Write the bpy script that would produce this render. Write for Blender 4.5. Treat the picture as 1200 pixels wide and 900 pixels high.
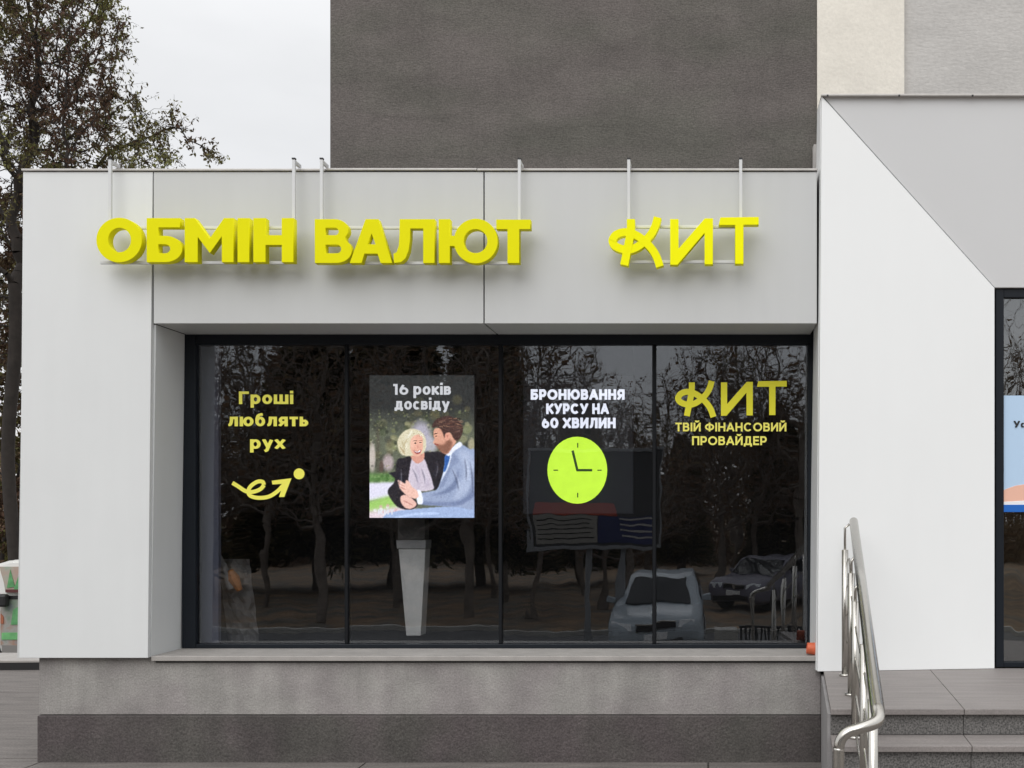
import bpy, bmesh, math, random
import numpy as np
from mathutils import Vector, Matrix, noise as mnoise
for o in list(bpy.data.objects): bpy.data.objects.remove(o)
SC = bpy.context.scene
COL = SC.collection
R = math.radians
random.seed(7)

# ------------------------------------------------------------------ camera, world, sun, exposure
F = 1273.0            # focal length in photograph pixels
VX, VY, EYE = 830.0, 602.0, 1.6
cd = bpy.data.cameras.new('camera'); cam = bpy.data.objects.new('camera', cd); COL.objects.link(cam)
cam.location = (0, 0, EYE); cam.rotation_euler = (R(90), 0, 0)
cd.sensor_width = 36; cd.lens = F / 1200 * 36
cd.shift_x = (600 - VX) / 1200; cd.shift_y = (VY - 450) / 1200
cd.clip_start = .05; cd.clip_end = 2000
SC.camera = cam

SUN_EL, SUN_AZ = 42, 14
w = bpy.data.worlds.new('World'); SC.world = w; w.use_nodes = True
nt = w.node_tree; bg = nt.nodes['Background']; bg.inputs[1].default_value = .1
sky = nt.nodes.new('ShaderNodeTexSky'); sky.sky_type = 'NISHITA'; sky.sun_disc = False
sky.sun_elevation = R(SUN_EL); sky.sun_rotation = R(180 - SUN_AZ)
tc = nt.nodes.new('ShaderNodeTexCoord')
mp = nt.nodes.new('ShaderNodeMapping'); mp.inputs['Scale'].default_value = (1, 1, 2.6)
nz = nt.nodes.new('ShaderNodeTexNoise'); nz.inputs['Scale'].default_value = 2.2; nz.inputs['Detail'].default_value = 5
rp = nt.nodes.new('ShaderNodeValToRGB')
rp.color_ramp.elements[0].position = .3; rp.color_ramp.elements[0].color = (6.9, 6.93, 6.98, 1)
rp.color_ramp.elements[1].position = .7; rp.color_ramp.elements[1].color = (8.6, 8.6, 8.65, 1)
mx = nt.nodes.new('ShaderNodeMixRGB'); mx.inputs[0].default_value = .93
nt.links.new(tc.outputs['Generated'], mp.inputs[0]); nt.links.new(mp.outputs[0], nz.inputs['Vector'])
nt.links.new(nz.outputs[0], rp.inputs[0]); nt.links.new(sky.outputs[0], mx.inputs[1])
sp = nt.nodes.new('ShaderNodeSeparateXYZ'); nt.links.new(tc.outputs['Generated'], sp.inputs[0])
gr_ = nt.nodes.new('ShaderNodeMapRange'); gr_.inputs[1].default_value = .35; gr_.inputs[2].default_value = 1; gr_.inputs[3].default_value = .91; gr_.inputs[4].default_value = 1.6
nt.links.new(sp.outputs['Z'], gr_.inputs[0]); vm = nt.nodes.new('ShaderNodeVectorMath'); vm.operation = 'SCALE'
nt.links.new(rp.outputs[0], vm.inputs[0]); nt.links.new(gr_.outputs[0], vm.inputs['Scale']); nt.links.new(vm.outputs[0], mx.inputs[2]); nt.links.new(mx.outputs[0], bg.inputs[0])

sd = bpy.data.lights.new('sun', 'SUN'); sun = bpy.data.objects.new('sun', sd); COL.objects.link(sun)
sd.energy = 1.05; sd.angle = R(48); sd.color = (1, .985, .965)
_d = Vector((-math.sin(R(SUN_AZ)) * math.cos(R(SUN_EL)), -math.cos(R(SUN_AZ)) * math.cos(R(SUN_EL)), math.sin(R(SUN_EL))))
sun.rotation_euler = _d.to_track_quat('Z', 'Y').to_euler(); sun.location = (0, -5, 20)
SC.view_settings.view_transform = 'Standard'; SC.view_settings.look = 'None'
SC.view_settings.exposure = .40; SC.view_settings.gamma = 1
SC.cycles.max_bounces = 10; SC.cycles.transparent_max_bounces = 24

# ------------------------------------------------------------------ helpers
def WX(px, Y): return (px - VX) * Y / F
def WZ(py, Y): return EYE + (VY - py) * Y / F
def W(px, py, Y): return Vector((WX(px, Y), Y, WZ(py, Y)))
def lin(*c): return tuple(((v / 255) / 12.92 if v / 255 < .04045 else ((v / 255 + .055) / 1.055) ** 2.4) for v in c)

def mat(name, col, rough=.7, var=.0, vscale=6, grain=0, gscale=200, bump=0, bscale=60, metal=0, stretch=(1, 1, 1), spec=.5, col2=None, stain=0, crack=0):
    m = bpy.data.materials.new(name); m.use_nodes = True; n = m.node_tree; L = n.links.new
    b = n.nodes['Principled BSDF']; b.inputs['Roughness'].default_value = rough
    b.inputs['Metallic'].default_value = metal; b.inputs['Specular IOR Level'].default_value = spec
    b.inputs['Base Color'].default_value = (*col, 1)
    t = n.nodes.new('ShaderNodeTexCoord'); mp = n.nodes.new('ShaderNodeMapping'); mp.inputs['Scale'].default_value = stretch
    L(t.outputs['Object'], mp.inputs[0])
    last = None
    def mul(last, fac_socket, lo, hi):
        r = n.nodes.new('ShaderNodeMapRange'); r.inputs[1].default_value = .3; r.inputs[2].default_value = .7
        r.inputs[3].default_value = lo; r.inputs[4].default_value = hi; L(fac_socket, r.inputs[0])
        x = n.nodes.new('ShaderNodeVectorMath'); x.operation = 'SCALE'
        if last is None: x.inputs[0].default_value = col
        else: L(last, x.inputs[0])
        L(r.outputs[0], x.inputs['Scale']); return x.outputs[0]
    if col2:
        a = n.nodes.new('ShaderNodeTexNoise'); a.inputs['Scale'].default_value = vscale * .6; a.inputs['Detail'].default_value = 4; L(mp.outputs[0], a.inputs['Vector'])
        r = n.nodes.new('ShaderNodeMapRange'); r.inputs[1].default_value = .4; r.inputs[2].default_value = .62; L(a.outputs[0], r.inputs[0])
        x = n.nodes.new('ShaderNodeMixRGB'); x.inputs[1].default_value = (*col, 1); x.inputs[2].default_value = (*col2, 1); L(r.outputs[0], x.inputs[0]); last = x.outputs[0]
    if var:
        a = n.nodes.new('ShaderNodeTexNoise'); a.inputs['Scale'].default_value = vscale; a.inputs['Detail'].default_value = 6; a.inputs['Roughness'].default_value = .6
        L(mp.outputs[0], a.inputs['Vector']); last = mul(last, a.outputs[0], 1 - var, 1 + var)
    if grain:
        a = n.nodes.new('ShaderNodeTexNoise'); a.inputs['Scale'].default_value = gscale; a.inputs['Detail'].default_value = 3
        L(t.outputs['Object'], a.inputs['Vector']); last = mul(last, a.outputs[0], 1 - grain, 1 + grain)
    if stain:
        mp2 = n.nodes.new('ShaderNodeMapping'); mp2.inputs['Scale'].default_value = (7, 7, .7); L(t.outputs['Object'], mp2.inputs[0])
        a = n.nodes.new('ShaderNodeTexNoise'); a.inputs['Scale'].default_value = 1.3; a.inputs['Detail'].default_value = 7; L(mp2.outputs[0], a.inputs['Vector'])
        last = mul(last, a.outputs[0], 1 + stain * .4, 1 - stain)
    if crack:
        mp3 = n.nodes.new('ShaderNodeMapping'); mp3.inputs['Scale'].default_value = (.45, .45, 1.9); L(t.outputs['Object'], mp3.inputs[0])
        a = n.nodes.new('ShaderNodeTexNoise'); a.inputs['Scale'].default_value = 1.1; a.inputs['Detail'].default_value = 5; L(mp3.outputs[0], a.inputs['Vector'])
        s1 = n.nodes.new('ShaderNodeMath'); s1.operation = 'SUBTRACT'; s1.inputs[1].default_value = .52; L(a.outputs[0], s1.inputs[0])
        s2 = n.nodes.new('ShaderNodeMath'); s2.operation = 'ABSOLUTE'; L(s1.outputs[0], s2.inputs[0])
        a2 = n.nodes.new('ShaderNodeTexNoise'); a2.inputs['Scale'].default_value = 1.7; L(t.outputs['Object'], a2.inputs['Vector'])
        s3 = n.nodes.new('ShaderNodeMapRange'); s3.inputs[1].default_value = .45; s3.inputs[2].default_value = .6; s3.inputs[3].default_value = 0; s3.inputs[4].default_value = crack; L(a2.outputs[0], s3.inputs[0])
        s4 = n.nodes.new('ShaderNodeMapRange'); s4.inputs[1].default_value = 0; s4.inputs[2].default_value = .012; s4.inputs[3].default_value = 1; s4.inputs[4].default_value = 0; L(s2.outputs[0], s4.inputs[0])
        s5 = n.nodes.new('ShaderNodeMath'); s5.operation = 'MULTIPLY'; L(s3.outputs[0], s5.inputs[0]); L(s4.outputs[0], s5.inputs[1])
        s6 = n.nodes.new('ShaderNodeMath'); s6.operation = 'SUBTRACT'; s6.inputs[0].default_value = 1; L(s5.outputs[0], s6.inputs[1])
        x = n.nodes.new('ShaderNodeVectorMath'); x.operation = 'SCALE'; L(last, x.inputs[0]); L(s6.outputs[0], x.inputs['Scale']); last = x.outputs[0]
    if last: L(last, b.inputs['Base Color'])
    if bump:
        a = n.nodes.new('ShaderNodeTexNoise'); a.inputs['Scale'].default_value = bscale; a.inputs['Detail'].default_value = 5; L(mp.outputs[0], a.inputs['Vector'])
        u = n.nodes.new('ShaderNodeBump'); u.inputs['Strength'].default_value = bump; u.inputs['Distance'].default_value = .01
        L(a.outputs[0], u.inputs['Height']); L(u.outputs[0], b.inputs['Normal'])
    return m

def emis(name, col, s=1):
    m = bpy.data.materials.new(name); m.use_nodes = True; n = m.node_tree
    b = n.nodes['Principled BSDF']; b.inputs['Base Color'].default_value = (.01, .01, .01, 1); b.inputs['Roughness'].default_value = .4
    b.inputs['Emission Color'].default_value = (*col, 1); b.inputs['Emission Strength'].default_value = s
    return m

def empty(name, loc, label=None, cat=None, group=None, kind=None):
    o = bpy.data.objects.new(name, None); o.empty_display_size = .2; COL.objects.link(o); o.location = loc
    return tag(o, label, cat, group, kind)
def tag(o, label=None, cat=None, group=None, kind=None):
    if label: o['label'] = label
    if cat: o['category'] = cat
    if group: o['group'] = group
    if kind: o['kind'] = kind
    return o
def root_of(p):
    while p is not None and p.parent is not None: p = p.parent
    return p
def link(name, me, m=None, parent=None, label=None, kind=None):
    """me has world coordinates; they are shifted to the thing's own base."""
    if m is not None and not me.materials:
        for q in (m if isinstance(m, (list, tuple)) else [m]): me.materials.append(q)
    o = bpy.data.objects.new(name, me); COL.objects.link(o)
    if parent is not None:
        me.transform(Matrix.Translation(-root_of(parent).location)); o.parent = parent
    else:
        c = Vector((0, 0, 0))
        if len(me.vertices):
            v = np.array([q.co for q in me.vertices]) if len(me.vertices) < 5000 else None
            if v is not None:
                c = Vector(((v[:, 0].min() + v[:, 0].max()) / 2, (v[:, 1].min() + v[:, 1].max()) / 2, v[:, 2].min()))
                me.transform(Matrix.Translation(-c)); o.location = c
    if label: o['label'] = label
    if kind: o['kind'] = kind
    return o
def bmobj(name, bm, m, parent=None, label=None, kind=None, smooth=False):
    bmesh.ops.recalc_face_normals(bm, faces=bm.faces)
    me = bpy.data.meshes.new(name); bm.to_mesh(me); bm.free()
    if smooth: me.polygons.foreach_set('use_smooth', [True] * len(me.polygons))
    return link(name, me, m, parent, label, kind)
def hexa(bm, p, bev=0, mi=0):
    """p: 8 points, bottom ring 0-3, top ring 4-7"""
    v = [bm.verts.new(q) for q in p]
    fs = [bm.faces.new([v[i] for i in f]) for f in ((3, 2, 1, 0), (4, 5, 6, 7), (0, 1, 5, 4), (1, 2, 6, 5), (2, 3, 7, 6), (3, 0, 4, 7))]
    for f in fs: f.material_index = mi
    if bev:
        es = list({e for f in fs for e in f.edges})
        bmesh.ops.bevel(bm, geom=es, offset=bev, segments=2, affect='EDGES', profile=.5)
def addbox(bm, x0, x1, y0, y1, z0, z1, bev=0, mi=0):
    hexa(bm, [(x0, y0, z0), (x1, y0, z0), (x1, y1, z0), (x0, y1, z0), (x0, y0, z1), (x1, y0, z1), (x1, y1, z1), (x0, y1, z1)], bev, mi)
def box(name, x0, x1, y0, y1, z0, z1, m, parent=None, bev=0, **k):
    bm = bmesh.new(); addbox(bm, x0, x1, y0, y1, z0, z1, bev); return bmobj(name, bm, m, parent, **k)
def hexo(name, p, m, parent=None, bev=0, **k):
    bm = bmesh.new(); hexa(bm, p, bev); return bmobj(name, bm, m, parent, **k)
def slab_from_front(front, depth, back_shift=(0, 0, 0)):
    """front: 4 world points (bl, br, tr, tl) seen from camera, depth along +Y"""
    bl, br, tr, tl = [Vector(q) for q in front]; d = Vector((0, depth, 0)) + Vector(back_shift)
    return [bl, br, br + d, bl + d, tl, tr, tr + d, tl + d]
def prism(bm, pts, y0, y1, mi=0):
    """pts: list of (x,z) polygon, extruded along Y"""
    a = [bm.verts.new((x, y0, z)) for x, z in pts]; b = [bm.verts.new((x, y1, z)) for x, z in pts]
    n = len(pts); fs = [bm.faces.new(a), bm.faces.new(b[::-1])]
    for i in range(n): fs.append(bm.faces.new((a[i], b[i], b[(i + 1) % n], a[(i + 1) % n])))
    for f in fs: f.material_index = mi
def tube(bm, pts, r, n=14, cap=True):
    pts = [Vector(p) for p in pts]; rings = []; up = None
    for i, p in enumerate(pts):
        t = (pts[min(i + 1, len(pts) - 1)] - pts[max(i - 1, 0)]).normalized()
        if up is None: up = t.orthogonal().normalized()
        up = (up - t * up.dot(t)).normalized(); s = t.cross(up)
        rr = r[i] if isinstance(r, (list, tuple)) else r
        rings.append([bm.verts.new(p + (up * math.cos(a) + s * math.sin(a)) * rr) for a in [2 * math.pi * k / n for k in range(n)]])
    for a, b in zip(rings, rings[1:]):
        for k in range(n): bm.faces.new((a[k], a[(k + 1) % n], b[(k + 1) % n], b[k]))
    if cap: bm.faces.new(rings[0][::-1]); bm.faces.new(rings[-1])
def tubo(name, pts, r, m, parent=None, n=14, **k):
    bm = bmesh.new(); tube(bm, pts, r, n); return bmobj(name, bm, m, parent, smooth=True, **k)
def spline(pts, k=8, closed=False):
    P = [np.array(p, float) for p in pts]; n = len(P); out = []
    for i in range(n if closed else n - 1):
        if closed: a, b, c, d = P[i - 1], P[i], P[(i + 1) % n], P[(i + 2) % n]
        else: a, b, c, d = P[max(i - 1, 0)], P[i], P[i + 1], P[min(i + 2, n - 1)]
        for j in range(k):
            t = j / k
            out.append(.5 * (2 * b + (c - a) * t + (2 * a - 5 * b + 4 * c - d) * t * t + (3 * b - a - 3 * c + d) * t ** 3))
    if not closed: out.append(P[-1])
    return out
def ell(cx, cy, rx, ry, a0=0, a1=360, n=40):
    full = abs(a1 - a0) >= 360
    return [(cx + rx * math.cos(R(a0 + (a1 - a0) * i / n)), cy + ry * math.sin(R(a0 + (a1 - a0) * i / n))) for i in range(n if full else n + 1)]
def copy_tree(o, parent=None):
    c = o.copy(); COL.objects.link(c)
    if parent is not None: c.parent = parent
    for ch in list(o.children): copy_tree(ch, c)
    return c

# ------------------------------------------------------------------ materials
M = {}
M['panel'] = mat('composite_panel_light_grey', (.57, .58, .578), .42, var=.03, vscale=.8, bump=.02, bscale=3, stain=.02)
M['panel_column'] = mat('composite_panel_pale_grey', (.72, .735, .735), .42, var=.03, vscale=.8, bump=.02, bscale=3, stain=.015)
M['panel_white'] = mat('composite_panel_white', (.87, .885, .885), .4, var=.012, vscale=.7, bump=.02, bscale=3, stain=.006)
M['panel_grey'] = mat('composite_panel_grey', (.655, .66, .665), .45, var=.02, vscale=.7)
M['coping'] = mat('galvanised_coping', (.50, .48, .46), .45, var=.1, vscale=12, metal=.3)
M['joint'] = mat('dark_joint_seal', (.03, .03, .03), .8)
M['frame'] = mat('anthracite_aluminium', (.008, .011, .016), .45, var=.05, vscale=5, spec=.25)
M['gasket'] = mat('black_gasket', (.006, .007, .009), .6, spec=.2)
M['plaster'] = mat('grey_scratched_plaster', (.325, .312, .295), .9, var=.16, vscale=4, grain=.17, gscale=100, bump=.45, bscale=75, stain=.14, col2=(.29, .268, .262))
M['plaster_dark'] = mat('dark_plinth_plaster', (.086, .08, .073), .88, var=.25, vscale=3, col2=(.088, .074, .074), grain=.3, gscale=90, bump=.7, bscale=55, stain=.12)
M['wall_dark'] = mat('brown_grey_render', (.135, .120, .112), .95, var=.16, vscale=2.4, stain=.06, grain=.24, gscale=85, bump=.5, bscale=50, col2=(.118, .112, .098), crack=.13, stretch=(.6, 1, 1.4))
M['wall_cream'] = mat('cream_render', (.80, .76, .68), .92, var=.05, vscale=3, grain=.04, gscale=50, bump=.3, bscale=30)
M['wall_grey'] = mat('pale_grey_render', (.52, .505, .485), .92, var=.08, vscale=2, grain=.06, gscale=40, bump=.4, bscale=30, stretch=(.6, 1, 1.5))
M['sill'] = mat('grey_stone_sill', (.36, .34, .32), .6, var=.12, vscale=6, grain=.12, gscale=200)
M['yellow'] = mat('yellow_acrylic', (.84, .80, .0), .5, var=.02, vscale=3, spec=.12)
M['yellow_bright'] = mat('bright_yellow_acrylic', (.99, .97, .0), .5, var=.02, vscale=3, spec=.12)
M['rod'] = mat('white_painted_steel', (.66, .67, .68), .4)
M['steel'] = mat('polished_stainless_steel', (.56, .54, .50), .26, var=.05, vscale=20, metal=1)
M['black'] = mat('black_plastic', (.012, .012, .013), .5)
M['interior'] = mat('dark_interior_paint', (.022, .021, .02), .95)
M['partition'] = mat('blue_grey_partition', (.21, .22, .28), .7, var=.05, vscale=2)
M['tile'] = mat('grey_granite_tile', (.24, .218, .208), .62, var=.13, vscale=5, grain=.14, gscale=120, stretch=(.5, 3, 1), bump=.1, bscale=80)
M['riser'] = mat('speckled_granite', (.13, .125, .12), .6, var=.12, vscale=8, grain=.7, gscale=110, bump=.15, bscale=80)
M['cheek'] = mat('grey_cheek_plaster', (.30, .29, .29), .9, var=.1, vscale=6, grain=.1)
M['vinyl'] = mat('yellow_vinyl', lin(248, 242, 98), .6)
M['vinyl_dim'] = mat('olive_yellow_vinyl', lin(238, 231, 46), .6)
M['orange'] = mat('faded_orange_plastic', (.62, .13, .055), .55, var=.1, vscale=30)
M['paving'] = mat('worn_grey_paving', (.155, .14, .13), .85, var=.26, vscale=4, grain=.25, gscale=70, bump=.9, bscale=6, stretch=(.7, 4, 1))
M['asphalt'] = mat('asphalt', (.11, .11, .112), .9, var=.2, vscale=1.2, grain=.3, gscale=60)
M['litter'] = mat('leaf_strewn_ground', (.22, .145, .085), .95, var=.4, vscale=1.5, grain=.4, gscale=25, col2=(.12, .11, .09))
M['bark'] = mat('dark_bark', (.026, .021, .018), .95, var=.3, vscale=6)
M['bark_grey'] = mat('grey_bark', (.19, .16, .135), .95, var=.3, vscale=6)
M['concrete'] = mat('weathered_concrete', (.42, .41, .38), .9, var=.15, vscale=4, grain=.1)

def leafmat(name, a, b, c):
    m = bpy.data.materials.new(name); m.use_nodes = True; n = m.node_tree; L = n.links.new
    p = n.nodes['Principled BSDF']; p.inputs['Roughness'].default_value = .7; p.inputs['Specular IOR Level'].default_value = .2
    at = n.nodes.new('ShaderNodeAttribute'); at.attribute_name = 'tint'
    r = n.nodes.new('ShaderNodeValToRGB'); e = r.color_ramp.elements
    e[0].position = .15; e[0].color = (*a, 1); e[1].position = .85; e[1].color = (*c, 1)
    q = e.new(.5); q.color = (*b, 1)
    L(at.outputs['Fac'], r.inputs[0]); L(r.outputs[0], p.inputs['Base Color'])
    tr = n.nodes.new('ShaderNodeBsdfTranslucent'); L(r.outputs[0], tr.inputs[0])
    ms = n.nodes.new('ShaderNodeMixShader'); ms.inputs[0].default_value = .25
    L(p.outputs[0], ms.inputs[1]); L(tr.outputs[0], ms.inputs[2]); L(ms.outputs[0], n.nodes['Material Output'].inputs[0])
    return m
M['leaf'] = leafmat('autumn_leaves', (.085, .048, .032), (.11, .095, .04), (.25, .26, .09))
M['leaf_brown'] = leafmat('brown_leaves', (.15, .10, .07), (.21, .13, .08), (.22, .18, .11))
M['needle'] = leafmat('evergreen_needles', (.035, .035, .02), (.07, .065, .03), (.16, .13, .065))

def glassmat(name, refl, tint, wav, wscale):
    m = bpy.data.materials.new(name); m.use_nodes = True; n = m.node_tree; L = n.links.new
    n.nodes.remove(n.nodes['Principled BSDF'])
    t = n.nodes.new('ShaderNodeBsdfTransparent'); t.inputs[0].default_value = (*tint, 1)
    g = n.nodes.new('ShaderNodeBsdfGlossy'); g.inputs['Roughness'].default_value = .0; g.inputs[0].default_value = (.93, .96, 1, 1)
    lw = n.nodes.new('ShaderNodeLayerWeight'); lw.inputs[0].default_value = .5
    pw = n.nodes.new('ShaderNodeMath'); pw.operation = 'POWER'; pw.inputs[1].default_value = 5; L(lw.outputs['Facing'], pw.inputs[0])
    ma = n.nodes.new('ShaderNodeMath'); ma.operation = 'MULTIPLY_ADD'; ma.inputs[1].default_value = 1 - refl; ma.inputs[2].default_value = refl; L(pw.outputs[0], ma.inputs[0])
    tc = n.nodes.new('ShaderNodeTexCoord'); no = n.nodes.new('ShaderNodeTexNoise'); no.inputs['Scale'].default_value = wscale; no.inputs['Detail'].default_value = 2.5
    mp = n.nodes.new('ShaderNodeMapping'); mp.inputs['Scale'].default_value = (1.5, 1, .8); L(tc.outputs['Object'], mp.inputs[0]); L(mp.outputs[0], no.inputs['Vector'])
    bu = n.nodes.new('ShaderNodeBump'); bu.inputs['Strength'].default_value = 1; bu.inputs['Distance'].default_value = wav
    L(no.outputs[0], bu.inputs['Height']); L(bu.outputs[0], g.inputs['Normal'])
    x = n.nodes.new('ShaderNodeMixShader'); L(ma.outputs[0], x.inputs[0]); L(t.outputs[0], x.inputs[1]); L(g.outputs[0], x.inputs[2])
    L(x.outputs[0], n.nodes['Material Output'].inputs[0]); return m
M['glass'] = glassmat('tinted_window_glass', .086, (.80, .81, .83), .0018, 1.5)
M['carglass'] = glassmat('car_glass', .10, (.30, .33, .33), 0.0, 1)

# ------------------------------------------------------------------ ground, road, terrace
def sheet(name, xs, prof, m, label=None):
    bm = bmesh.new(); g = [[bm.verts.new((x, y, z)) for x in xs] for y, z in prof]
    for a, b in zip(g, g[1:]):
        for i in range(len(xs) - 1): bm.faces.new((a[i], a[i + 1], b[i + 1], b[i]))
    o = bmobj(name, bm, m); o['kind'] = 'structure'; return o
XS = [-600, -100, -30, -12, -4, 0, 4, 12, 30, 100, 600]
sheet('ground', XS, [(-600, -1.04), (-60, -1.04), (-24, -1.04), (-9, -1.04), (-5, -1.04), (-1, -.54), (4.5, -.02), (11.6, -.02), (11.62, -1.25), (600, -1.25)], M['litter'])
sheet('road', XS, [(-9, -1.0), (-5, -1.0), (-4, -.86)], M['asphalt'])
sheet('road', XS, [(14.5, -1.2), (23, -1.2)], M['asphalt'])
# forecourt paving: big slabs with joints
pv = empty('pavement', (0, 5, 0), kind='structure')
ys = [-4, -2, 0, 2, 4.5, 7.1, 9.72, 11.3]
def gz(y): return 0 if y >= 4.5 else (max((y - 4.5) * .52 / 5.5, -.52) if y > -1 else -.52 - (-1 - y) * .125) 
xs_ = [-12, -4.3, -2.2, 0, 2.2, 4.4, 6.6]
for i in range(len(ys) - 1):
    for j in range(len(xs_) - 1):
        if ys[i] >= 7.0 and xs_[j] > -4.4: continue
        g_ = .006; xa, xb, ya, yb = xs_[j] + g_, xs_[j + 1] - g_, ys[i] + g_, ys[i + 1] - g_
        if ys[i] == 4.5: yb = 7.1 - g_
        hexo('paving_slab', [(xa, ya, gz(ya) - .05), (xb, ya, gz(ya) - .05), (xb, yb, gz(yb) - .05), (xa, yb, gz(yb) - .05),
                             (xa, ya, gz(ya)), (xb, ya, gz(ya)), (xb, yb, gz(yb)), (xa, yb, gz(yb))], M['paving'], pv)
# low retaining ledge where the forecourt ends: pale top, plain black face
ed = empty('retaining_ledge', (-8, 11.4, 0), 'low ledge with pale top and black face at the far end of the paving', 'ledge')
hexo('black_face', [(-30, 9.9, 0), (-4.45, 11.25, 0), (-4.45, 11.6, 0), (-30, 11.6, 0), (-30, 9.9, .085), (-4.45, 11.25, .075), (-4.45, 11.6, .075), (-30, 11.6, .085)], M['black'], ed)
hexo('stone_top', [(-30, 9.9, .087), (-4.45, 11.25, .077), (-4.45, 11.75, .077), (-30, 11.75, .087), (-30, 9.9, .105), (-4.45, 11.25, .095), (-4.45, 11.75, .095), (-30, 11.75, .105)], M['sill'], ed)

# ------------------------------------------------------------------ exchange office (left portal)
YF, YG, YB = 6.94, 7.36, 7.0
off = empty('exchange_office', (WX(500, YF), 7.5, 0), 'low white-panelled exchange office with a wide dark four-pane shop window', 'building')
zt, zs, zb = WZ(201, YF), WZ(379, YF), WZ(771, YF)
# body behind panels
XL, XR = WX(25, YF), WX(958, YF)
TH = .035
bm = bmesh.new()
addbox(bm, XL + .03, XR, YF + TH + .004, YG + .05, zs + TH + .004, zt - .012)             # lintel
hexa(bm, [(WX(23, YF) + .03, YF + TH + .004, zb + .01), (WX(172, YF), YF + TH + .004, zb + .01), (WX(172, YF), YG + .05, zb + .01), (WX(23, YF) + .03, YG + .05, zb + .01),
          (XL + .03, YF + TH + .004, zs + TH), (WX(178, YF) - .01, YF + TH + .004, zs + TH), (WX(178, YF) - .01, YG + .05, zs + TH), (XL + .03, YG + .05, zs + TH)])
addbox(bm, XL + .03, XR + .1, 8.95, 9.0, zb, zt - .012)
addbox(bm, XL + .03, XL + .08, YG + .052, 8.948, zb, zt - .012)
addbox(bm, XL + .03, XR + .1, YG + .052, 8.948, zt - .06, zt - .014)
bmobj('wall', bm, M['joint'], off)
def fpanel(name, q, m, parent, Y=YF, th=TH, bev=.002):
    return hexo(name, slab_from_front([W(x, y, Y) for x, y in q], th), m, parent, bev)
fpanel('wall_panel', [(22.5, 771), (173.2, 771), (178.9, 201.5), (27, 201.5)], M['panel_column'], off)
fpanel('wall_panel', [(180.1, 379), (566.4, 379), (566.4, 201.5), (180.1, 201.5)], M['panel'], off)
fpanel('wall_panel', [(567.9, 379), (957.2, 379), (957.2, 201.5), (567.9, 201.5)], M['panel'], off)
# side panel of the portal (faces left)
hexo('wall_panel', [(XL - .028, YF + .002, zb), (XL - .002, YF + .002, zb), (XL + .0, 8.99, zb), (XL - .028, 8.99, zb), (XL, YF + TH + .002, zt - .002), (XL + .028, YF + TH + .002, zt - .002), (XL + .028, 8.99, zt - .002), (XL, 8.99, zt - .002)], M['panel'], off)
# soffit panels
for a, b in ((180.6, 566.0), (568.4, 957)):
    xa, xb = WX(a, YF), WX(b, YF)
    box('soffit_panel', xa, xb, YF + TH + .003, YG + .03, zs, zs + .03, M['panel'], off, .001)
# reveal panel on the left
p0, p1, p2, p3 = W(173.6, 771, YF), W(179.3, 379, YF), None, None
hexo('reveal_panel', [(p0.x - .025, YF + TH + .003, zb), (p0.x, YF + TH + .003, zb), (p0.x, YG + .03, zb), (p0.x - .025, YG + .03, zb),
                      (p1.x - .025, YF + TH + .003, zs - .002), (p1.x, YF + TH + .003, zs - .002), (p1.x, YG + .03, zs - .002), (p1.x - .025, YG + .03, zs - .002)], M['panel_column'], off)
# bottom of column panel closing piece
hexo('panel_underside', [(XL + .02, YF + TH + .003, zb), (p0.x - .03, YF + TH + .003, zb), (p0.x - .03, YG, zb), (XL + .02, YG, zb),
                         (XL + .02, YF + TH + .003, zb + .008), (p0.x - .03, YF + TH + .003, zb + .008), (p0.x - .03, YG, zb + .008), (XL + .02, YG, zb + .008)], M['joint'], off)
# coping in three lengths
for a, b, d in ((26, 382, 0), (382.6, 559, .003), (559.6, 958, .001)):
    xa, xb = WX(a, YF), WX(b, YF)
    box('coping', xa, xb, YF - .012, YF + .25, zt + .002 + d, zt + .016 + d, M['coping'], off, .003)
    box('roof', xa, xb, YF + .252, 9.0, zt - .01, zt + .004, M['joint'], off)
# base
xb0, xb1 = WX(45, YB), WX(962, YB)
zm = WZ(837.5, YB)
box('base_wall', xb0 + .004, xb1, YB, YB + .3, zm, WZ(771, YB) + .002, M['plaster'], off, .004)
box('plinth', xb0, xb1 - .001, YB - .014, YB + .3, -.05, zm - .004, M['plaster_dark'], off, .006)
box('base_wall', xb0 + .004, xb0 + .3, YB + .302, 9, 0, WZ(771, YB), M['plaster'], off)
zsl = WZ(760, YG)
box('window_sill', WX(174.5, YF), xb1 - .012, YB - .035, YG + .06, zsl - .032, zsl, M['sill'], off, .004)
bm = bmesh.new(); addbox(bm, WX(174, YF) + .02, xb1 - .03, YB - .008, YB + .1, zsl - .045, zsl - .034); bmobj('sill_joint', bm, M['joint'], off)

# ---- window: frame, mullions, four panes
win = box('window_frame', WX(216, YG), WX(229, YG), YG, YG + .09, zsl + .001, WZ(392, YG), M['frame'], off, .003)
zf0, zf1 = zsl + .001, WZ(392, YG)
zg0, zg1 = WZ(755, YG), WZ(403.5, YG)
win2 = box('window_frame', WX(229.2, YG), WX(954, YG), YG + .002, YG + .088, zg1, zf1, M['frame'], off, .003)
box('window_frame', WX(229.2, YG), WX(954, YG), YG + .001, YG + .089, zf0, zg0, M['frame'], off, .003)
box('window_frame', WX(947, YG), WX(957.5, YG), YG, YG + .09, zg0 + .001, zg1 - .001, M['frame'], off, .003)
box('window_frame', WX(213, YG), WX(216, YG) - .001, YG + .004, YG + .08, zf0, zf1, M['frame'], off)
for a, b in ((403.0, 406.8), (583.8, 587.6), (764.6, 768.4)):
    box('mullion', WX(a, YG), WX(b, YG), YG + .012, YG + .085, zg0 + .0015, zg1 - .0015, M['gasket'], off, .002)
YP = YG + .03
panes = []
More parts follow.
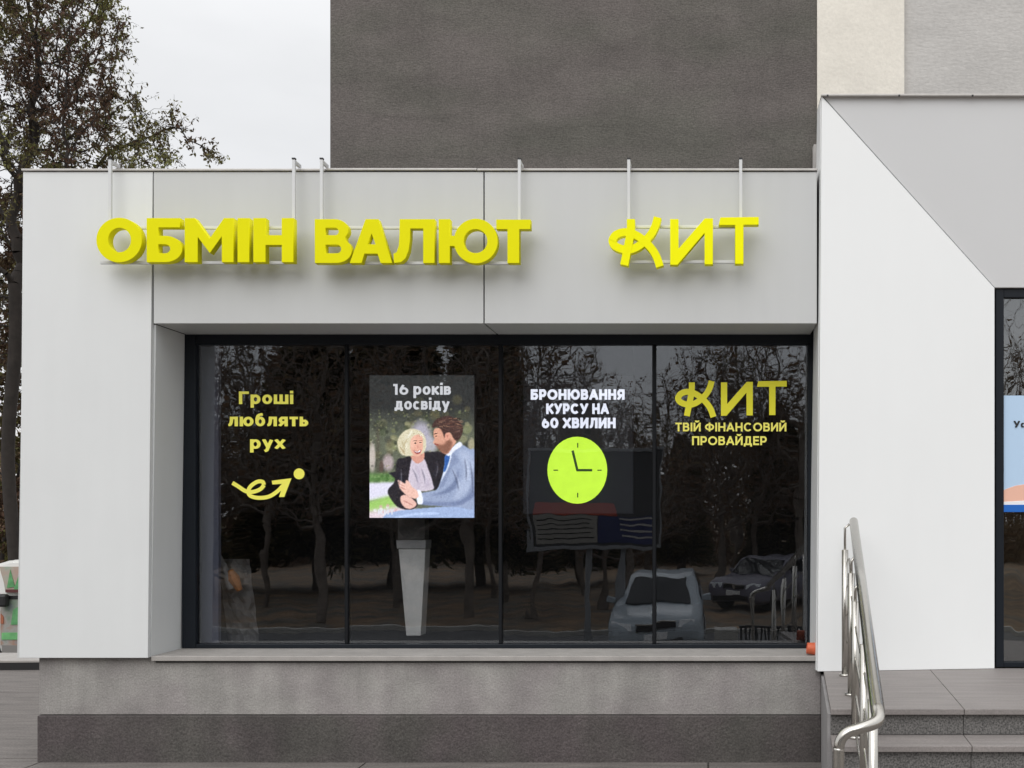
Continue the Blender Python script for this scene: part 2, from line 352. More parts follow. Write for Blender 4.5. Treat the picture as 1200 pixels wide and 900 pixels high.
random.seed(3)
for i, (a, b) in enumerate(((229.3, 402.4), (407.4, 583.2), (588.2, 764), (769, 946.8))):
    bm = bmesh.new(); yy = YP + .001 * i
    tx, tz = ((0, .0), (.003, -.002), (-.004, .004), (.002, .001))[i]
    xa, xb = WX(a, YG), WX(b, YG)
    hexa(bm, [(xa, yy, zg0 + .002), (xb, yy + tx, zg0 + .002), (xb, yy + tx + .006, zg0 + .002), (xa, yy + .006, zg0 + .002),
              (xa, yy + tz, zg1 - .002), (xb, yy + tx + tz, zg1 - .002), (xb, yy + tx + tz + .006, zg1 - .002), (xa, yy + tz + .006, zg1 - .002)])
    panes.append(bmobj('glass_pane', bm, M['glass'], off))
# ---- interior shell
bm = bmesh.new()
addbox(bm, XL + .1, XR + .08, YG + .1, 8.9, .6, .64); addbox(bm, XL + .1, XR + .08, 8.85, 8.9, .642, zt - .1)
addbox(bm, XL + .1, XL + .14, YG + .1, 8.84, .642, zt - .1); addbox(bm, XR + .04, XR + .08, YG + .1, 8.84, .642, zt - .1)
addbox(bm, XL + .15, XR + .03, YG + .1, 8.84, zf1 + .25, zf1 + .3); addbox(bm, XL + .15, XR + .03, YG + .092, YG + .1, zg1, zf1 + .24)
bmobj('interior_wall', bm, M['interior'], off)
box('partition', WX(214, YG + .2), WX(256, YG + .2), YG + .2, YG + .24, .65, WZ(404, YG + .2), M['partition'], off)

# ------------------------------------------------------------------ stroke lettering
def clip(poly, y0, y1):
    for s, lim in ((1, y0), (-1, y1)):
        out = []
        for i in range(len(poly)):
            a, b = poly[i - 1], poly[i]; ia, ib = s * (a[1] - lim) >= -1e-9, s * (b[1] - lim) >= -1e-9
            if ia != ib:
                t = (lim - a[1]) / (b[1] - a[1]); out.append((a[0] + (b[0] - a[0]) * t, lim))
            if ib: out.append(b)
        poly = out
        if len(poly) < 3: return []
    return poly
def A(cx, cy, rx, ry, a0, a1): return [('a',)] + ell(cx, cy, rx, ry, a0, a1, max(6, int(abs(a1 - a0) / 9)))if abs(a1 - a0) < 360 else [('a',)] + ell(cx, cy, rx, ry, 0, 360, 40) + [ell(cx, cy, rx, ry, 0, 360, 40)[0]]
G = {
 'А': (.84, [[(0, 0), (.5, 1.04)], [(1, 0), (.5, 1.04)], [(.2, .28), (.8, .28)]]),
 'Б': (.70, [[(0, 0), (0, 1)], [(0, 1), (.88, 1)], [(0, .56), (.6, .56)], A(.6, .28, .4, .28, -90, 90), [(0, 0), (.6, 0)]]),
 'В': (.70, [[(0, 0), (0, 1)], [(0, 1), (.6, 1)], A(.6, .77, .32, .23, -90, 90), [(0, .54), (.62, .54)], A(.62, .27, .38, .27, -90, 90), [(0, 0), (.62, 0)]]),
 'Г': (.60, [[(0, 0), (0, 1)], [(0, 1), (1, 1)]]),
 'Д': (.86, [[(.02, 0), (.98, 0)], [(.22, 0), (.3, 1)], [(.3, 1), (.82, 1)], [(.82, 1), (.82, 0)], [(0, 0), (0, -.2)], [(1, 0), (1, -.2)]]),
 'Е': (.62, [[(0, 0), (0, 1)], [(0, 1), (1, 1)], [(0, .52), (.9, .52)], [(0, 0), (1, 0)]]),
 'И': (.76, [[(0, 0), (0, 1)], [(0, 0), (1, 1)], [(1, 0), (1, 1)]]),
 'Й': (.76, [[(0, 0), (0, 1)], [(0, 0), (1, 1)], [(1, 0), (1, 1)], A(.5, 1.42, .28, .17, 180, 360)]),
 'І': (.20, [[(.5, 0), (.5, 1)]]),
 'К': (.74, [[(0, 0), (0, 1)], [(.05, .42), (1, 1)], [(.3, .58), (1, 0)]]),
 'Л': (.78, [[(.3, 1), (1, 1)], [(1, 1), (1, 0)], [('a',), (.3, 1.0), (.29, .62), (.22, .25), (.08, .04), (-.16, 0)]]),
 'Н': (.76, [[(0, 0), (0, 1)], [(0, .5), (1, .5)], [(1, 0), (1, 1)]]),
 'О': (.96, [A(.5, .5, .5, .5, 0, 360)]),
 'П': (.76, [[(0, 0), (0, 1)], [(0, 1), (1, 1)], [(1, 0), (1, 1)]]),
 'Р': (.68, [[(0, 0), (0, 1)], [(0, 1), (.6, 1)], A(.6, .68, .4, .32, -90, 90), [(0, .36), (.6, .36)]]),
 'С': (.90, [A(.52, .5, .5, .5, 42, 318)]),
 'Т': (.68, [[(0, 1), (1, 1)], [(.5, 0), (.5, 1)]]),
 'У': (.80, [[(0, 1.03), (.52, .3)], [(1, 1.03), (.48, .2)], [('a',), (.52, .28), (.4, .08), (.25, 0), (.08, .02)]]),
 'Ф': (.98, [A(.5, .5, .5, .36, 0, 360), [(.5, 0), (.5, 1)]]),
 'Х': (.76, [[(0, 0), (1, 1)], [(0, 1), (1, 0)]]),
 'Ю': (1.16, [[(0, 0), (0, 1)], [(0, .5), (.3, .5)], A(.66, .5, .34, .5, 0, 360)]),
 'Я': (.70, [[(1, 0), (1, 1)], [(1, 1), (.4, 1)], A(.4, .69, .38, .31, 90, 270), [(1, .38), (.4, .38)], [(.5, .36), (.05, 0)]]),
 '6': (.70, [A(.5, .31, .5, .31, 0, 360), [('a',), (.0, .34), (.06, .55), (.3, .85), (.45, 1.0)]]),
 '0': (.76, [A(.5, .5, .5, .5, 0, 360)]),
 '1': (.42, [[(.75, 0), (.75, 1)], [(.1, 1), (.75, 1)]]),
 'р': (.60, [[(0, -.52), (0, 1)], A(.5, .5, .5, .5, 0, 360)]),
 'у': (.60, [[(0, 1.03), (.5, .05)], [('a',), (1.02, 1.1), (.5, 0), (.36, -.36), (.05, -.5)]]),
 'б': (.58, [A(.5, .5, .5, .5, 0, 360), [('a',), (.0, .55), (.04, 1.0), (.3, 1.4), (.9, 1.52)]]),
 'ь': (.52, [[(0, 0), (0, 1)], [(0, .58), (.55, .58)], A(.55, .29, .42, .29, -90, 90), [(0, 0), (.55, 0)]]),
 'і': (.18, [[(.5, 0), (.5, 1)], [(.5, 1.52), (.5, 1.53)]]),
 'ш': (.88, [[(0, 0), (0, 1)], [(.5, 0), (.5, 1)], [(1, 0), (1, 1)], [(0, 0), (1, 0)]]),
}
LOW = {'о': ('О', .60), 'л': ('Л', .60), 'ю': ('Ю', .82), 'я': ('Я', .54), 'т': ('Т', .50), 'х': ('Х', .56), 'к': ('К', .55), 'в': ('В', .54), 'д': ('Д', .66), 'с': ('С', .54)}
def stroke_polys(pts, w, sm):
    P = [np.array(p, float) for p in pts]
    if not sm:
        a, b = P; d = (b - a) / (np.linalg.norm(b - a) + 1e-9); a = a - d * w / 2; b = b + d * w / 2
        n = np.array((-d[1], d[0])) * w / 2; return [[tuple(a + n), tuple(b + n), tuple(b - n), tuple(a - n)]]
    out = []; L_, R_ = [], []
    closed = np.linalg.norm(P[0] - P[-1]) < 1e-6
    for i, p in enumerate(P):
        a = P[i - 1] if i else (P[-2] if closed else p); b = P[i + 1] if i < len(P) - 1 else (P[1] if closed else p)
        d = (b - a) / (np.linalg.norm(b - a) + 1e-9); n = np.array((-d[1], d[0])) * w / 2; L_.append(p + n); R_.append(p - n)
    for i in range(len(P) - 1): out.append([tuple(L_[i]), tuple(L_[i + 1]), tuple(R_[i + 1]), tuple(R_[i])])
    return out
def text_polys(s, w, gap, xh=.72):
    """polygons in cap-height units: list of (layer, poly); returns total width"""
    x = 0; res = []
    for ch in s:
        if ch == ' ': x += .34; continue
        h = 1.0; low = False
        if ch in LOW: src, wd = LOW[ch]; strokes = G[src][1]; h = xh; low = True
        elif ch in 'рубьіш': wd, strokes = G[ch]; h = xh; low = True
        else: wd, strokes = G[ch]
        for li, st in enumerate(strokes):
            sm = st[0] == ('a',); pts = st[1:] if sm else st
            if sm and len(pts) < 6: pts = [tuple(q) for q in spline(pts, 6)]
            q = [(x + w / 2 + px * (wd - w), w / 2 + py * (h - w)) for px, py in pts]
            if not sm and ch not in 'Дд' and not (ch in 'рі'): lim = (0, h)
            else: lim = (-2, 3)
            if ch in 'Дд' and pts[0][1] >= 0 and pts[1][1] >= 0: lim = (0, h)
            if ch == 'р' and not sm: lim = (-.3 * xh / .72, h)
            if ch == 'і': lim = (-2, 3) if pts[0][1] > 1 else (0, h)
            for pl in stroke_polys(q, w, sm):
                pl = clip(pl, *lim)
                if len(pl) >= 3: res.append((li, pl))
        x += wd + gap
    return res, x - gap
def lettering(name, lines, Y, m, parent, w=.17, gap=.09, xh=.72, step=.0006):
    """lines: (string, px0, px1, py_base, py_cap) in photograph pixels at depth Y, flat letters standing a hair off each other"""
    for s, a, b, yb, yc in lines:
        bm = bmesh.new(); polys, tw = text_polys(s, w, gap, xh); sx = (WX(b, Y) - WX(a, Y)) / tw; sz = WZ(yc, Y) - WZ(yb, Y); x0, z0 = WX(a, Y), WZ(yb, Y)
        for li, pl in polys:
            vs = [bm.verts.new((x0 + x * sx, Y - li * step, z0 + z * sz)) for x, z in pl]
            try: bm.faces.new(vs)
            except ValueError: pass
        bmesh.ops.recalc_face_normals(bm, faces=bm.faces)
        me = bpy.data.meshes.new(name); bm.to_mesh(me); bm.free()
        link(name, me, m, parent)

# ------------------------------------------------------------------ glyph outlines of the fascia signs (photograph pixels)
def z2(l): return [(100 + x / 4, 180 + y / 4) for x, y in l]
def z3(l): return [(350 + x / 4, 180 + y / 4) for x, y in l]
def z4(l): return [(650 + x / 3.6, 180 + y / 3.6) for x, y in l]
def bowl(x0, x1, y0, y1, r):     # D shape hole / outer to right
    return [(x0, y0), (x1 - r, y0)] + ell(x1 - r, (y0 + y1) / 2, r, (y1 - y0) / 2, -90, 90, 14)[1:-1] + [(x1 - r, y1), (x0, y1)]
LET1 = [
 [z2(ell(158, 405, 106, 104)), z2(ell(160, 405, 54, 58))],
 [z2([(288, 508), (288, 303), (443, 303), (443, 345), (342, 345), (342, 386)] + ell(375, 447, 78, 61, -90, 90, 16) + [(375, 508)]), z2(bowl(341, 398, 424, 468, 25))],
 [z2([(466, 508), (466, 303), (512, 303), (582, 400), (650, 303), (694, 303), (694, 508), (640, 508), (640, 385), (583, 465), (526, 388), (526, 508)])],
 [z2([(714, 508), (714, 303), (768, 303), (768, 508)])],
 [z2([(788, 508), (788, 303), (844, 303), (844, 383), (921, 383), (921, 303), (975, 303), (975, 508), (921, 508), (921, 427), (844, 427), (844, 508)])]]
LET2 = [
 [z3([(76, 512), (76, 308), (170, 308)] + ell(170, 358, 62, 50, -90, 40, 10)[1:] + ell(176, 454, 72, 58, -52, 90, 14)), z3(bowl(125, 188, 347, 383, 18)), z3(bowl(125, 200, 426, 468, 21))],
 [z3([(240, 512), (314, 308), (372, 308), (438, 512), (384, 512), (370, 468), (308, 468), (294, 512)]), z3([(342, 372), (321, 426), (361, 426)])],
 [z3([(474, 308), (636, 308), (636, 512), (584, 512), (584, 350), (523, 350), (521, 405), (514, 455), (500, 490), (480, 508), (447, 512), (445, 470), (460, 462), (470, 430), (473, 380)])],
 [z3([(657, 512), (657, 308), (708, 308), (708, 386), (734, 386)] + ell(830, 410, 102, 104, 194, 526, 44) + [(734, 432), (708, 432), (708, 512)]), z3(ell(829, 410, 56, 57))],
 [z3([(927, 310), (1085, 310), (1085, 353), (1033, 353), (1033, 512), (979, 512), (979, 353), (927, 353)])]]
def ribbon_px(pts, w):
    P = [np.array(p, float) for p in spline(pts, 6)]; Lf, Rt = [], []
    for i, p in enumerate(P):
        d = P[min(i + 1, len(P) - 1)] - P[max(i - 1, 0)]; d /= np.linalg.norm(d); n = np.array((-d[1], d[0])) * w / 2
        Lf.append(tuple(p + n)); Rt.append(tuple(p - n))
    return Lf, Rt
FISH = [(434, 268), (424, 305), (402, 345), (360, 385), (320, 404), (285, 402), (254, 388), (243, 366), (256, 344), (288, 331), (324, 335), (365, 357), (402, 392), (428, 430), (444, 476)]
STEM = [(321, 276), (321, 310), (318, 345), (307, 400), (293, 470)]
LET3 = [
 [z4([(488, 468), (488, 277), (521, 277), (521, 404), (634, 274), (667, 274), (667, 466), (633, 466), (633, 332), (518, 468)])],
 [z4([(700, 270), (860, 268), (860, 299), (796, 299), (796, 464), (762, 464), (762, 300), (693, 300)])]]
def curve_mesh(name, loops, depth, bevel=.0015):
    """loops: list of loops of (x,z); filled front at y=0, back at y=depth"""
    cu = bpy.data.curves.new(name, 'CURVE'); cu.dimensions = '2D'; cu.fill_mode = 'BOTH'; cu.extrude = depth / 2 - bevel; cu.bevel_depth = bevel; cu.bevel_resolution = 1
    for lp in loops:
        s = cu.splines.new('POLY'); s.points.add(len(lp) - 1); s.use_cyclic_u = True
        for i, (x, z) in enumerate(lp): s.points[i].co = (x, z, 0, 1)
    o = bpy.data.objects.new('tmp', cu); COL.objects.link(o)
    dg = bpy.context.evaluated_depsgraph_get(); me = bpy.data.meshes.new_from_object(o.evaluated_get(dg))
    bpy.data.objects.remove(o); bpy.data.curves.remove(cu)
    me.transform(Matrix.Rotation(R(90), 4, 'X')); me.name = name; me.materials.clear()
    return me
YL = 6.775; LD = .058
def px_letter(loops, Y, depth, m, parent, name='letter'):
    me = curve_mesh(name, [[(WX(x, Y), WZ(y, Y)) for x, y in lp] for lp in loops], depth)
    me.transform(Matrix.Translation((0, Y + depth / 2, 0)))
    return link(name, me, m, parent)
def px_ribbon(pts, wpx, Y, depth, m, parent, name):
    Lf, Rt = ribbon_px(pts, wpx); bm = bmesh.new(); rows = []
    for a, b in zip(Lf, Rt):
        rows.append([bm.verts.new((WX(a[0], Y), Y, WZ(a[1], Y))), bm.verts.new((WX(b[0], Y), Y, WZ(b[1], Y))),
                     bm.verts.new((WX(b[0], Y), Y + depth, WZ(b[1], Y))), bm.verts.new((WX(a[0], Y), Y + depth, WZ(a[1], Y)))])
    for r0, r1 in zip(rows, rows[1:]):
        for k in range(4): bm.faces.new((r0[k], r0[(k + 1) % 4], r1[(k + 1) % 4], r1[k]))
    bm.faces.new(rows[0]); bm.faces.new(rows[-1][::-1])
    return bmobj(name, bm, m, parent)
def sign(label, letters, rodpx, rail, m, fish=False):
    xc = (rail[0] + rail[1]) / 2
    t = empty('letter_sign', (WX(xc, YL), YL, WZ(308, YL)), label, 'sign', 'yellow letter signs hung on the fascia')
    for L_ in letters: px_letter(L_, YL, LD, m, t)
    yb = YL + LD + .012
    if fish:
        k = px_ribbon(z4(FISH)[:9], 33 / 3.6, YL, LD, m, t, 'letter')
        px_ribbon(z4(FISH)[7:], 33 / 3.6, YL - .0012, LD + .0005, m, k, 'letter_arm')
        px_ribbon(z4(STEM), 34 / 3.6, YL - .0026, LD + .001, m, k, 'letter_stem')
    for py in rail[2:]:
        z = WZ(py, yb)
        box('rail', WX(rail[0], yb), WX(rail[1], yb), yb - .010, yb + .010, z - .009, z + .009, M['rod'], t, .002)
    for px in rodpx:
        x = WX(px, yb + .03); zr = WZ(rail[2] + 6, yb)
        ro = box('hanger_rod', x - .0095, x + .0095, yb + .014, yb + .033, zr, zt + .052, M['rod'], t, .002)
        box('end_cap', x - .0105, x + .0105, yb + .012, yb + .036, zt + .0525, zt + .062, M['black'], ro)
        box('top_hook', x - .0085, x + .0085, yb + .0335, YF + .03, zt + .030, zt + .050, M['rod'], ro)
        for zz in (WZ(rail[2], yb), WZ(rail[3], yb)): pass
    return t
sign('long yellow raised letters reading ОБМІН on the left of the fascia', LET1, (130, 345), (118, 343, 267, 308), M['yellow'])
sign('yellow raised letters reading ВАЛЮТ in the middle of the fascia', LET2, (377.5, 609), (371, 607, 267, 308.5), M['yellow'])
sign('slimmer bright yellow logo letters reading КИТ at the right end of the fascia', LET3, (737, 868), (735, 866, 266, 307), M['yellow_bright'], True)

# ------------------------------------------------------------------ vinyl lettering on the outer panes
def vin(px, ref): return px
YV = YP - .003
lettering('window_lettering', [('Гроші', 280, 343.5, 473.5, 458.8), ('люблять', 267, 361.5, 499.5, 484.8), ('рух', 293, 334, 526, 511.3)], YV - .001, M['vinyl'], panes[0], .20, .10, .76)
def zz5(l): return [(200 + x / 4.09, 380 + y / 4.09) for x, y in l]
ARW = zz5([(296, 760), (325, 778), (360, 800), (395, 803), (430, 790), (447, 770), (440, 755), (415, 755), (385, 775), (372, 800), (382, 822), (420, 832), (470, 826), (512, 800), (545, 765)])
px_ribbon(ARW[:6], 4.6, YV - .001, .001, M['vinyl'], panes[0], 'window_logo')
px_ribbon(ARW[5:], 4.6, YV - .0015, .001, M['vinyl'], panes[0], 'window_logo')
bm = bmesh.new()
for i, pl in enumerate(([(485, 750), (580, 738), (570, 760), (535, 765), (488, 768)], [(580, 738), (545, 828), (520, 828), (532, 790), (548, 757)])):
    q = zz5(pl); prism(bm, [(WX(x, YV), WZ(y, YV)) for x, y in q], YV - .0022 - .0008 * i, YV - .0016 - .0008 * i)
prism(bm, [(WX(x, YV), WZ(y, YV)) for x, y in zz5(ell(616, 717, 26, 26))], YV - .0018, YV - .001)
bmobj('window_logo', bm, M['vinyl'], panes[0])
# pane 4
YV4 = YP
def z8(l): return [(760 + x / 4.5, 400 + y / 4.5) for x, y in l]
vx = panes[3]
T3 = lambda p: (791.5 + (p[0] - 228) * (922 - 791.5) / (861 - 228), 446.5 + (p[1] - 268) * (487 - 446.5) / (468 - 268))
for L_ in LET3: px_letter([[T3(((x - 650) * 3.6, (y - 180) * 3.6)) for x, y in lp] for lp in L_], YV4 - .0042, .0034, M['vinyl_dim'], vx, 'window_logo')
px_ribbon([T3(p) for p in FISH[:9]], 7.0, YV4 - .0042, .002, M['vinyl_dim'], vx, 'window_logo')
px_ribbon([T3(p) for p in FISH[7:]], 7.0, YV4 - .0046, .002, M['vinyl_dim'], vx, 'window_logo')
px_ribbon([T3(p) for p in STEM], 7.0, YV4 - .0050, .0028, M['vinyl_dim'], vx, 'window_logo')
lettering('window_lettering', [('ТВІЙ ФІНАНСОВИЙ', 791.5, 921.5, 505.5, 495.3), ('ПРОВАЙДЕР', 811, 898.5, 521.6, 511.2)], YV4 - .0035, mat('pale_yellow_vinyl', lin(248, 240, 112), .6), vx, .19, .12)

# ------------------------------------------------------------------ screens behind the glass
YD = 7.52
# LED screen with clock
T_ = .70
led = empty('led_screen', (WX(676, YD), YD, WZ(600, YD)), 'dark see-through screen showing white words over a lime clock face', 'screen')
box('screen_panel', WX(613, YD), WX(742, YD), YD, YD + .03, WZ(602, YD), WZ(440, YD), mat('led_black', (.02, .021, .026), .6), led, .003)
lettering('screen_text', [('БРОНЮВАННЯ', 622, 732, 468.5, 456.2), ('КУРСУ НА', 640, 713.5, 485.2, 472.8), ('60 ХВИЛИН', 635, 721.5, 501.8, 489.5)], YD - .003, emis('screen_white', (1.12, 1.14, 1.25)), led, .25, .085)
LIME = emis('screen_lime', (.82, 1.28, .07))
n_ = LIME.node_tree; b_ = n_.nodes['Principled BSDF']
t_ = n_.nodes.new('ShaderNodeTexCoord'); q_ = n_.nodes.new('ShaderNodeTexNoise'); q_.inputs['Scale'].default_value = 14
m_ = n_.nodes.new('ShaderNodeMapRange'); m_.inputs[3].default_value = .88; m_.inputs[4].default_value = 1.1
n_.links.new(t_.outputs['Object'], q_.inputs['Vector']); n_.links.new(q_.outputs[0], m_.inputs[0]); n_.links.new(m_.outputs[0], b_.inputs['Emission Strength'])
px_letter([ell(676.5, 551, 34.8, 39)], YD - .006, .004, LIME, led, 'clock_face')
INK = emis('screen_ink', (.03, .07, .012))
for a, b, w_ in (((676.5, 551), (671, 528), 2.9), ((675.5, 551), (694, 551), 2.9), ((677, 519), (677, 524.5), 1.3), ((677, 577.5), (677, 583), 1.3), ((648.5, 551), (654, 551), 1.3), ((700, 551), (705, 551), 1.3)):
    px_ribbon([a, b], w_, YD - .0085 if w_ < 2 or b[1] < 540 else YD - .0095, .002, INK, led, 'clock_hand' if w_ > 2 else 'clock_tick')
box('screen_cable', WX(741, YD), WX(742, YD), YD + .032, YD + .04, WZ(440, YD), WZ(400, YD), M['black'], led)

# poster screen with the couple: picture rasterised here into a fine colour grid
def draw_couple():
    Wd, H = 200, 272
    yy, xx = np.mgrid[0:H, 0:Wd]; X = 65 + xx / (Wd - 1) * 580; Yp = 837 - yy / (H - 1) * 792
    rs = np.random.RandomState(4)
    img = np.zeros((H, Wd, 3)); top = np.array((40, 42, 41.)); mid = np.array((96, 100, 82.))
    t = np.clip((Yp - 220) / 160, 0, 1)[..., None]; img[:] = top * (1 - t) + mid * t
    def blur(a, k):
        if k < 1: return a
        ker = np.exp(-np.arange(-3 * k, 3 * k + 1) ** 2 / (2 * k * k)); ker /= ker.sum()
        p = np.pad(a, ((3 * k, 3 * k), (3 * k, 3 * k)), 'edge')
        p = np.apply_along_axis(lambda v: np.convolve(v, ker, 'valid'), 0, p); return np.apply_along_axis(lambda v: np.convolve(v, ker, 'valid'), 1, p)
    def inside(pts):
        m = np.zeros(X.shape, bool); n = len(pts)
        for i in range(n):
            x1, y1 = pts[i - 1]; x2, y2 = pts[i]
            c = ((y1 > Yp) != (y2 > Yp)); m ^= c & (X < (x2 - x1) * (Yp - y1) / (y2 - y1 + 1e-9) + x1)
        return m.astype(float)
    def poly(pts, col, soft=1, a=1, smooth=True):
        nonlocal img
        p = [tuple(q) for q in spline(pts, 5, True)] if smooth and len(pts) > 3 else pts
        m = blur(inside(p), soft)[..., None] * a if soft else inside(p)[..., None] * a
        img = img * (1 - m) + np.array(col, float) * m
    def blob(x, y, r, col, a=.8, ry=None):
        nonlocal img
        d = ((X - x) / r) ** 2 + ((Yp - y) / (ry or r)) ** 2; m = (np.clip(1.3 - d, 0, 1) ** 1 * a)[..., None]; m = np.minimum(m, a)
        img = img * (1 - m) + np.array(col, float) * m
    for _ in range(90): 
        c = [(70, 78, 52), (120, 122, 84), (48, 52, 42), (150, 146, 108), (98, 92, 70), (60, 62, 55)][rs.randint(6)]
        blob(rs.uniform(65, 645), rs.uniform(290, 590), rs.uniform(10, 34), c, .6)
    for _ in range(25): blob(rs.uniform(200, 640), rs.uniform(180, 290), rs.uniform(10, 30), [(66, 68, 52), (96, 90, 62), (46, 46, 42)][rs.randint(3)], .5)
    blob(350, 380, 62, (176, 170, 182), .95, 90); blob(400, 430, 50, (190, 186, 196), .8); blob(80, 500, 20, (214, 200, 190), .8, 90)
    blob(168, 530, 34, (196, 176, 178), .8, 50); blob(130, 555, 14, (90, 70, 62), .8, 40); blob(602, 350, 26, (126, 130, 96), .8); blob(630, 430, 22, (196, 186, 150), .7, 40)
    poly([(100, 330), (118, 330), (120, 600), (104, 600)], (80, 74, 62), 2, .7, False)
    poly([(60, 590), (210, 592), (210, 645), (60, 645)], (92, 128, 70), 3, 1, False)
    for _ in range(24): blob(rs.uniform(65, 200), rs.uniform(595, 640), 9, [(70, 104, 52), (122, 150, 92)][rs.randint(2)], .6)
    poly([(60, 642), (230, 640), (230, 720), (60, 745)], (222, 218, 232), 2, 1, False)
    poly([(60, 745), (230, 700), (230, 790), (60, 812)], (158, 200, 104), 3, 1, False)
    poly([(60, 800), (240, 770), (330, 790), (330, 850), (60, 850)], (226, 208, 212), 4, 1, False)
    for _ in range(16): blob(rs.uniform(90, 220), rs.uniform(765, 825), 10, [(214, 168, 166), (240, 236, 240)][rs.randint(2)], .6)
    # lap
    poly([(130, 845), (160, 812), (240, 795), (340, 786), (470, 775), (650, 765), (650, 850), (130, 850)], (160, 178, 212), 1, 1, False)
    poly([(200, 835), (300, 812), (420, 806), (440, 818), (300, 826), (220, 842)], (190, 208, 240), 1, .8)
    # woman
    poly([(216, 520), (255, 505), (292, 496), (300, 560), (280, 680), (332, 755), (300, 790), (225, 780), (172, 715), (168, 680), (205, 630)], (34, 30, 36), 1)
    poly([(362, 482), (410, 470), (470, 472), (498, 500), (470, 600), (445, 680), (400, 660), (376, 560)], (30, 27, 34), 1)
    poly([(300, 510), (330, 530), (366, 508), (392, 570), (414, 640), (412, 682), (300, 690), (278, 660), (284, 590)], (204, 192, 202), 1)
    poly([(330, 545), (345, 600), (340, 670), (330, 670)], (180, 168, 184), 2, .6); poly([(380, 600), (400, 650), (370, 676)], (178, 166, 182), 2, .6)
    poly([(296, 480), (362, 470), (366, 510), (332, 536), (302, 514)], (212, 152, 132), 1)
    poly([(240, 372), (270, 348), (310, 342), (350, 358), (374, 392), (378, 440), (362, 478), (320, 488), (282, 494), (244, 486), (224, 452), (220, 408)], (214, 204, 172), 1)
    for a, b, c in (((240, 400), (262, 470), (190, 176, 140)), ((262, 370), (270, 470), (236, 228, 204)), ((280, 380), (252, 440), (184, 168, 128)), ((300, 350), (270, 400), (240, 236, 218)), ((232, 440), (262, 486), (172, 150, 110)), ((330, 352), (366, 390), (236, 228, 200))):
        poly([a, ((a[0] + b[0]) / 2 + 8, (a[1] + b[1]) / 2), b, ((a[0] + b[0]) / 2 - 4, (a[1] + b[1]) / 2)], c, 1, .8)
    poly([(300, 392), (330, 374), (356, 386), (362, 425), (358, 462), (338, 494), (316, 496), (296, 468), (290, 428)], (228, 172, 148), 1)
    poly([(300, 392), (320, 384), (312, 430), (300, 462), (292, 430)], (244, 200, 176), 2, .5)
    poly([(308, 462), (330, 470), (350, 458), (344, 476), (326, 482)], (150, 60, 62), 1); poly([(314, 464), (330, 470), (346, 460), (342, 470), (326, 474)], (250, 240, 236), 0)
    for x, y in ((318, 422), (347, 418)): poly([(x - 8, y), (x, y - 4), (x + 8, y), (x, y + 4)], (74, 52, 50), 0, .9)
    poly([(330, 424), (338, 446), (330, 450)], (200, 136, 118), 1, .7); poly([(306, 408), (326, 406), (326, 410), (306, 413)], (130, 100, 76), 0, .7); poly([(340, 405), (356, 406), (356, 410), (340, 409)], (130, 100, 76), 0, .7)
    # man: suit
    poly([(500, 492), (540, 456), (578, 432), (620, 456), (650, 478), (650, 770), (560, 778), (440, 770), (352, 758), (345, 706), (400, 690), (440, 676), (470, 600), (486, 540)], (152, 164, 190), 1, 1, True)
    poly([(560, 470), (610, 470), (646, 520), (650, 640), (600, 700), (530, 740), (560, 660), (590, 580)], (176, 186, 208), 3, .8)
    poly([(560, 560), (530, 640), (470, 690), (400, 712), (480, 704), (545, 664)], (106, 118, 148), 2, .85); poly([(640, 560), (650, 700), (560, 760), (620, 690)], (108, 120, 150), 3, .75)
    poly([(350, 745), (450, 752), (560, 742), (640, 700), (640, 720), (560, 768), (440, 770), (356, 764)], (112, 124, 156), 2, .85)
    poly([(505, 500), (532, 478), (560, 520), (520, 560), (488, 640), (452, 676), (470, 600)], (132, 144, 172), 1, .9)
    poly([(488, 490), (520, 480), (500, 560), (470, 620), (462, 640), (480, 560)], (226, 232, 244), 1); poly([(482, 496), (506, 488), (508, 510), (488, 572), (474, 580), (480, 540)], (46, 92, 160), 1)
    poly([(496, 470), (560, 416), (578, 436), (540, 462), (506, 492), (492, 486)], (232, 234, 244), 1)
    poly([(424, 344), (452, 336), (480, 345), (520, 370), (545, 410), (520, 450), (496, 480), (468, 474), (440, 440), (424, 424), (416, 422), (424, 398), (418, 380)], (214, 158, 132), 1)
    poly([(428, 424), (450, 430), (476, 428), (500, 400), (524, 420), (512, 458), (494, 480), (466, 474), (440, 446)], (126, 84, 66), 2, .9); poly([(424, 424), (446, 428), (448, 434), (428, 432)], (150, 70, 60), 0, .8)
    poly([(428, 382), (438, 379), (440, 385), (430, 387)], (60, 42, 40), 0, .9); poly([(422, 368), (442, 364), (442, 369), (424, 373)], (84, 56, 44), 0, .8)
    poly([(412, 322), (430, 294), (462, 278), (500, 270), (540, 284), (572, 312), (582, 352), (566, 398), (546, 408), (528, 392), (512, 362), (488, 372), (480, 392), (464, 352), (440, 330), (416, 338)], (70, 47, 42), 1)
    for a, b in (((440, 300), (500, 284)), ((470, 316), (540, 300)), ((500, 330), (560, 330)), ((530, 360), (570, 350))): poly([a, ((a[0] + b[0]) / 2, a[1] - 6), b, ((a[0] + b[0]) / 2, a[1] + 2)], (118, 84, 70), 1, .7)
    poly([(484, 372), (504, 364), (510, 384), (500, 406), (486, 402)], (222, 160, 136), 1); poly([(490, 378), (502, 376), (496, 396)], (170, 104, 86), 1, .7)
    # hands, cuffs, phone
    poly([(170, 588), (214, 580), (250, 612), (270, 642), (252, 650), (216, 626)], (30, 28, 36), 1, 1, False)
    poly([(326, 688), (350, 690), (362, 752), (332, 758)], (238, 240, 248), 1)
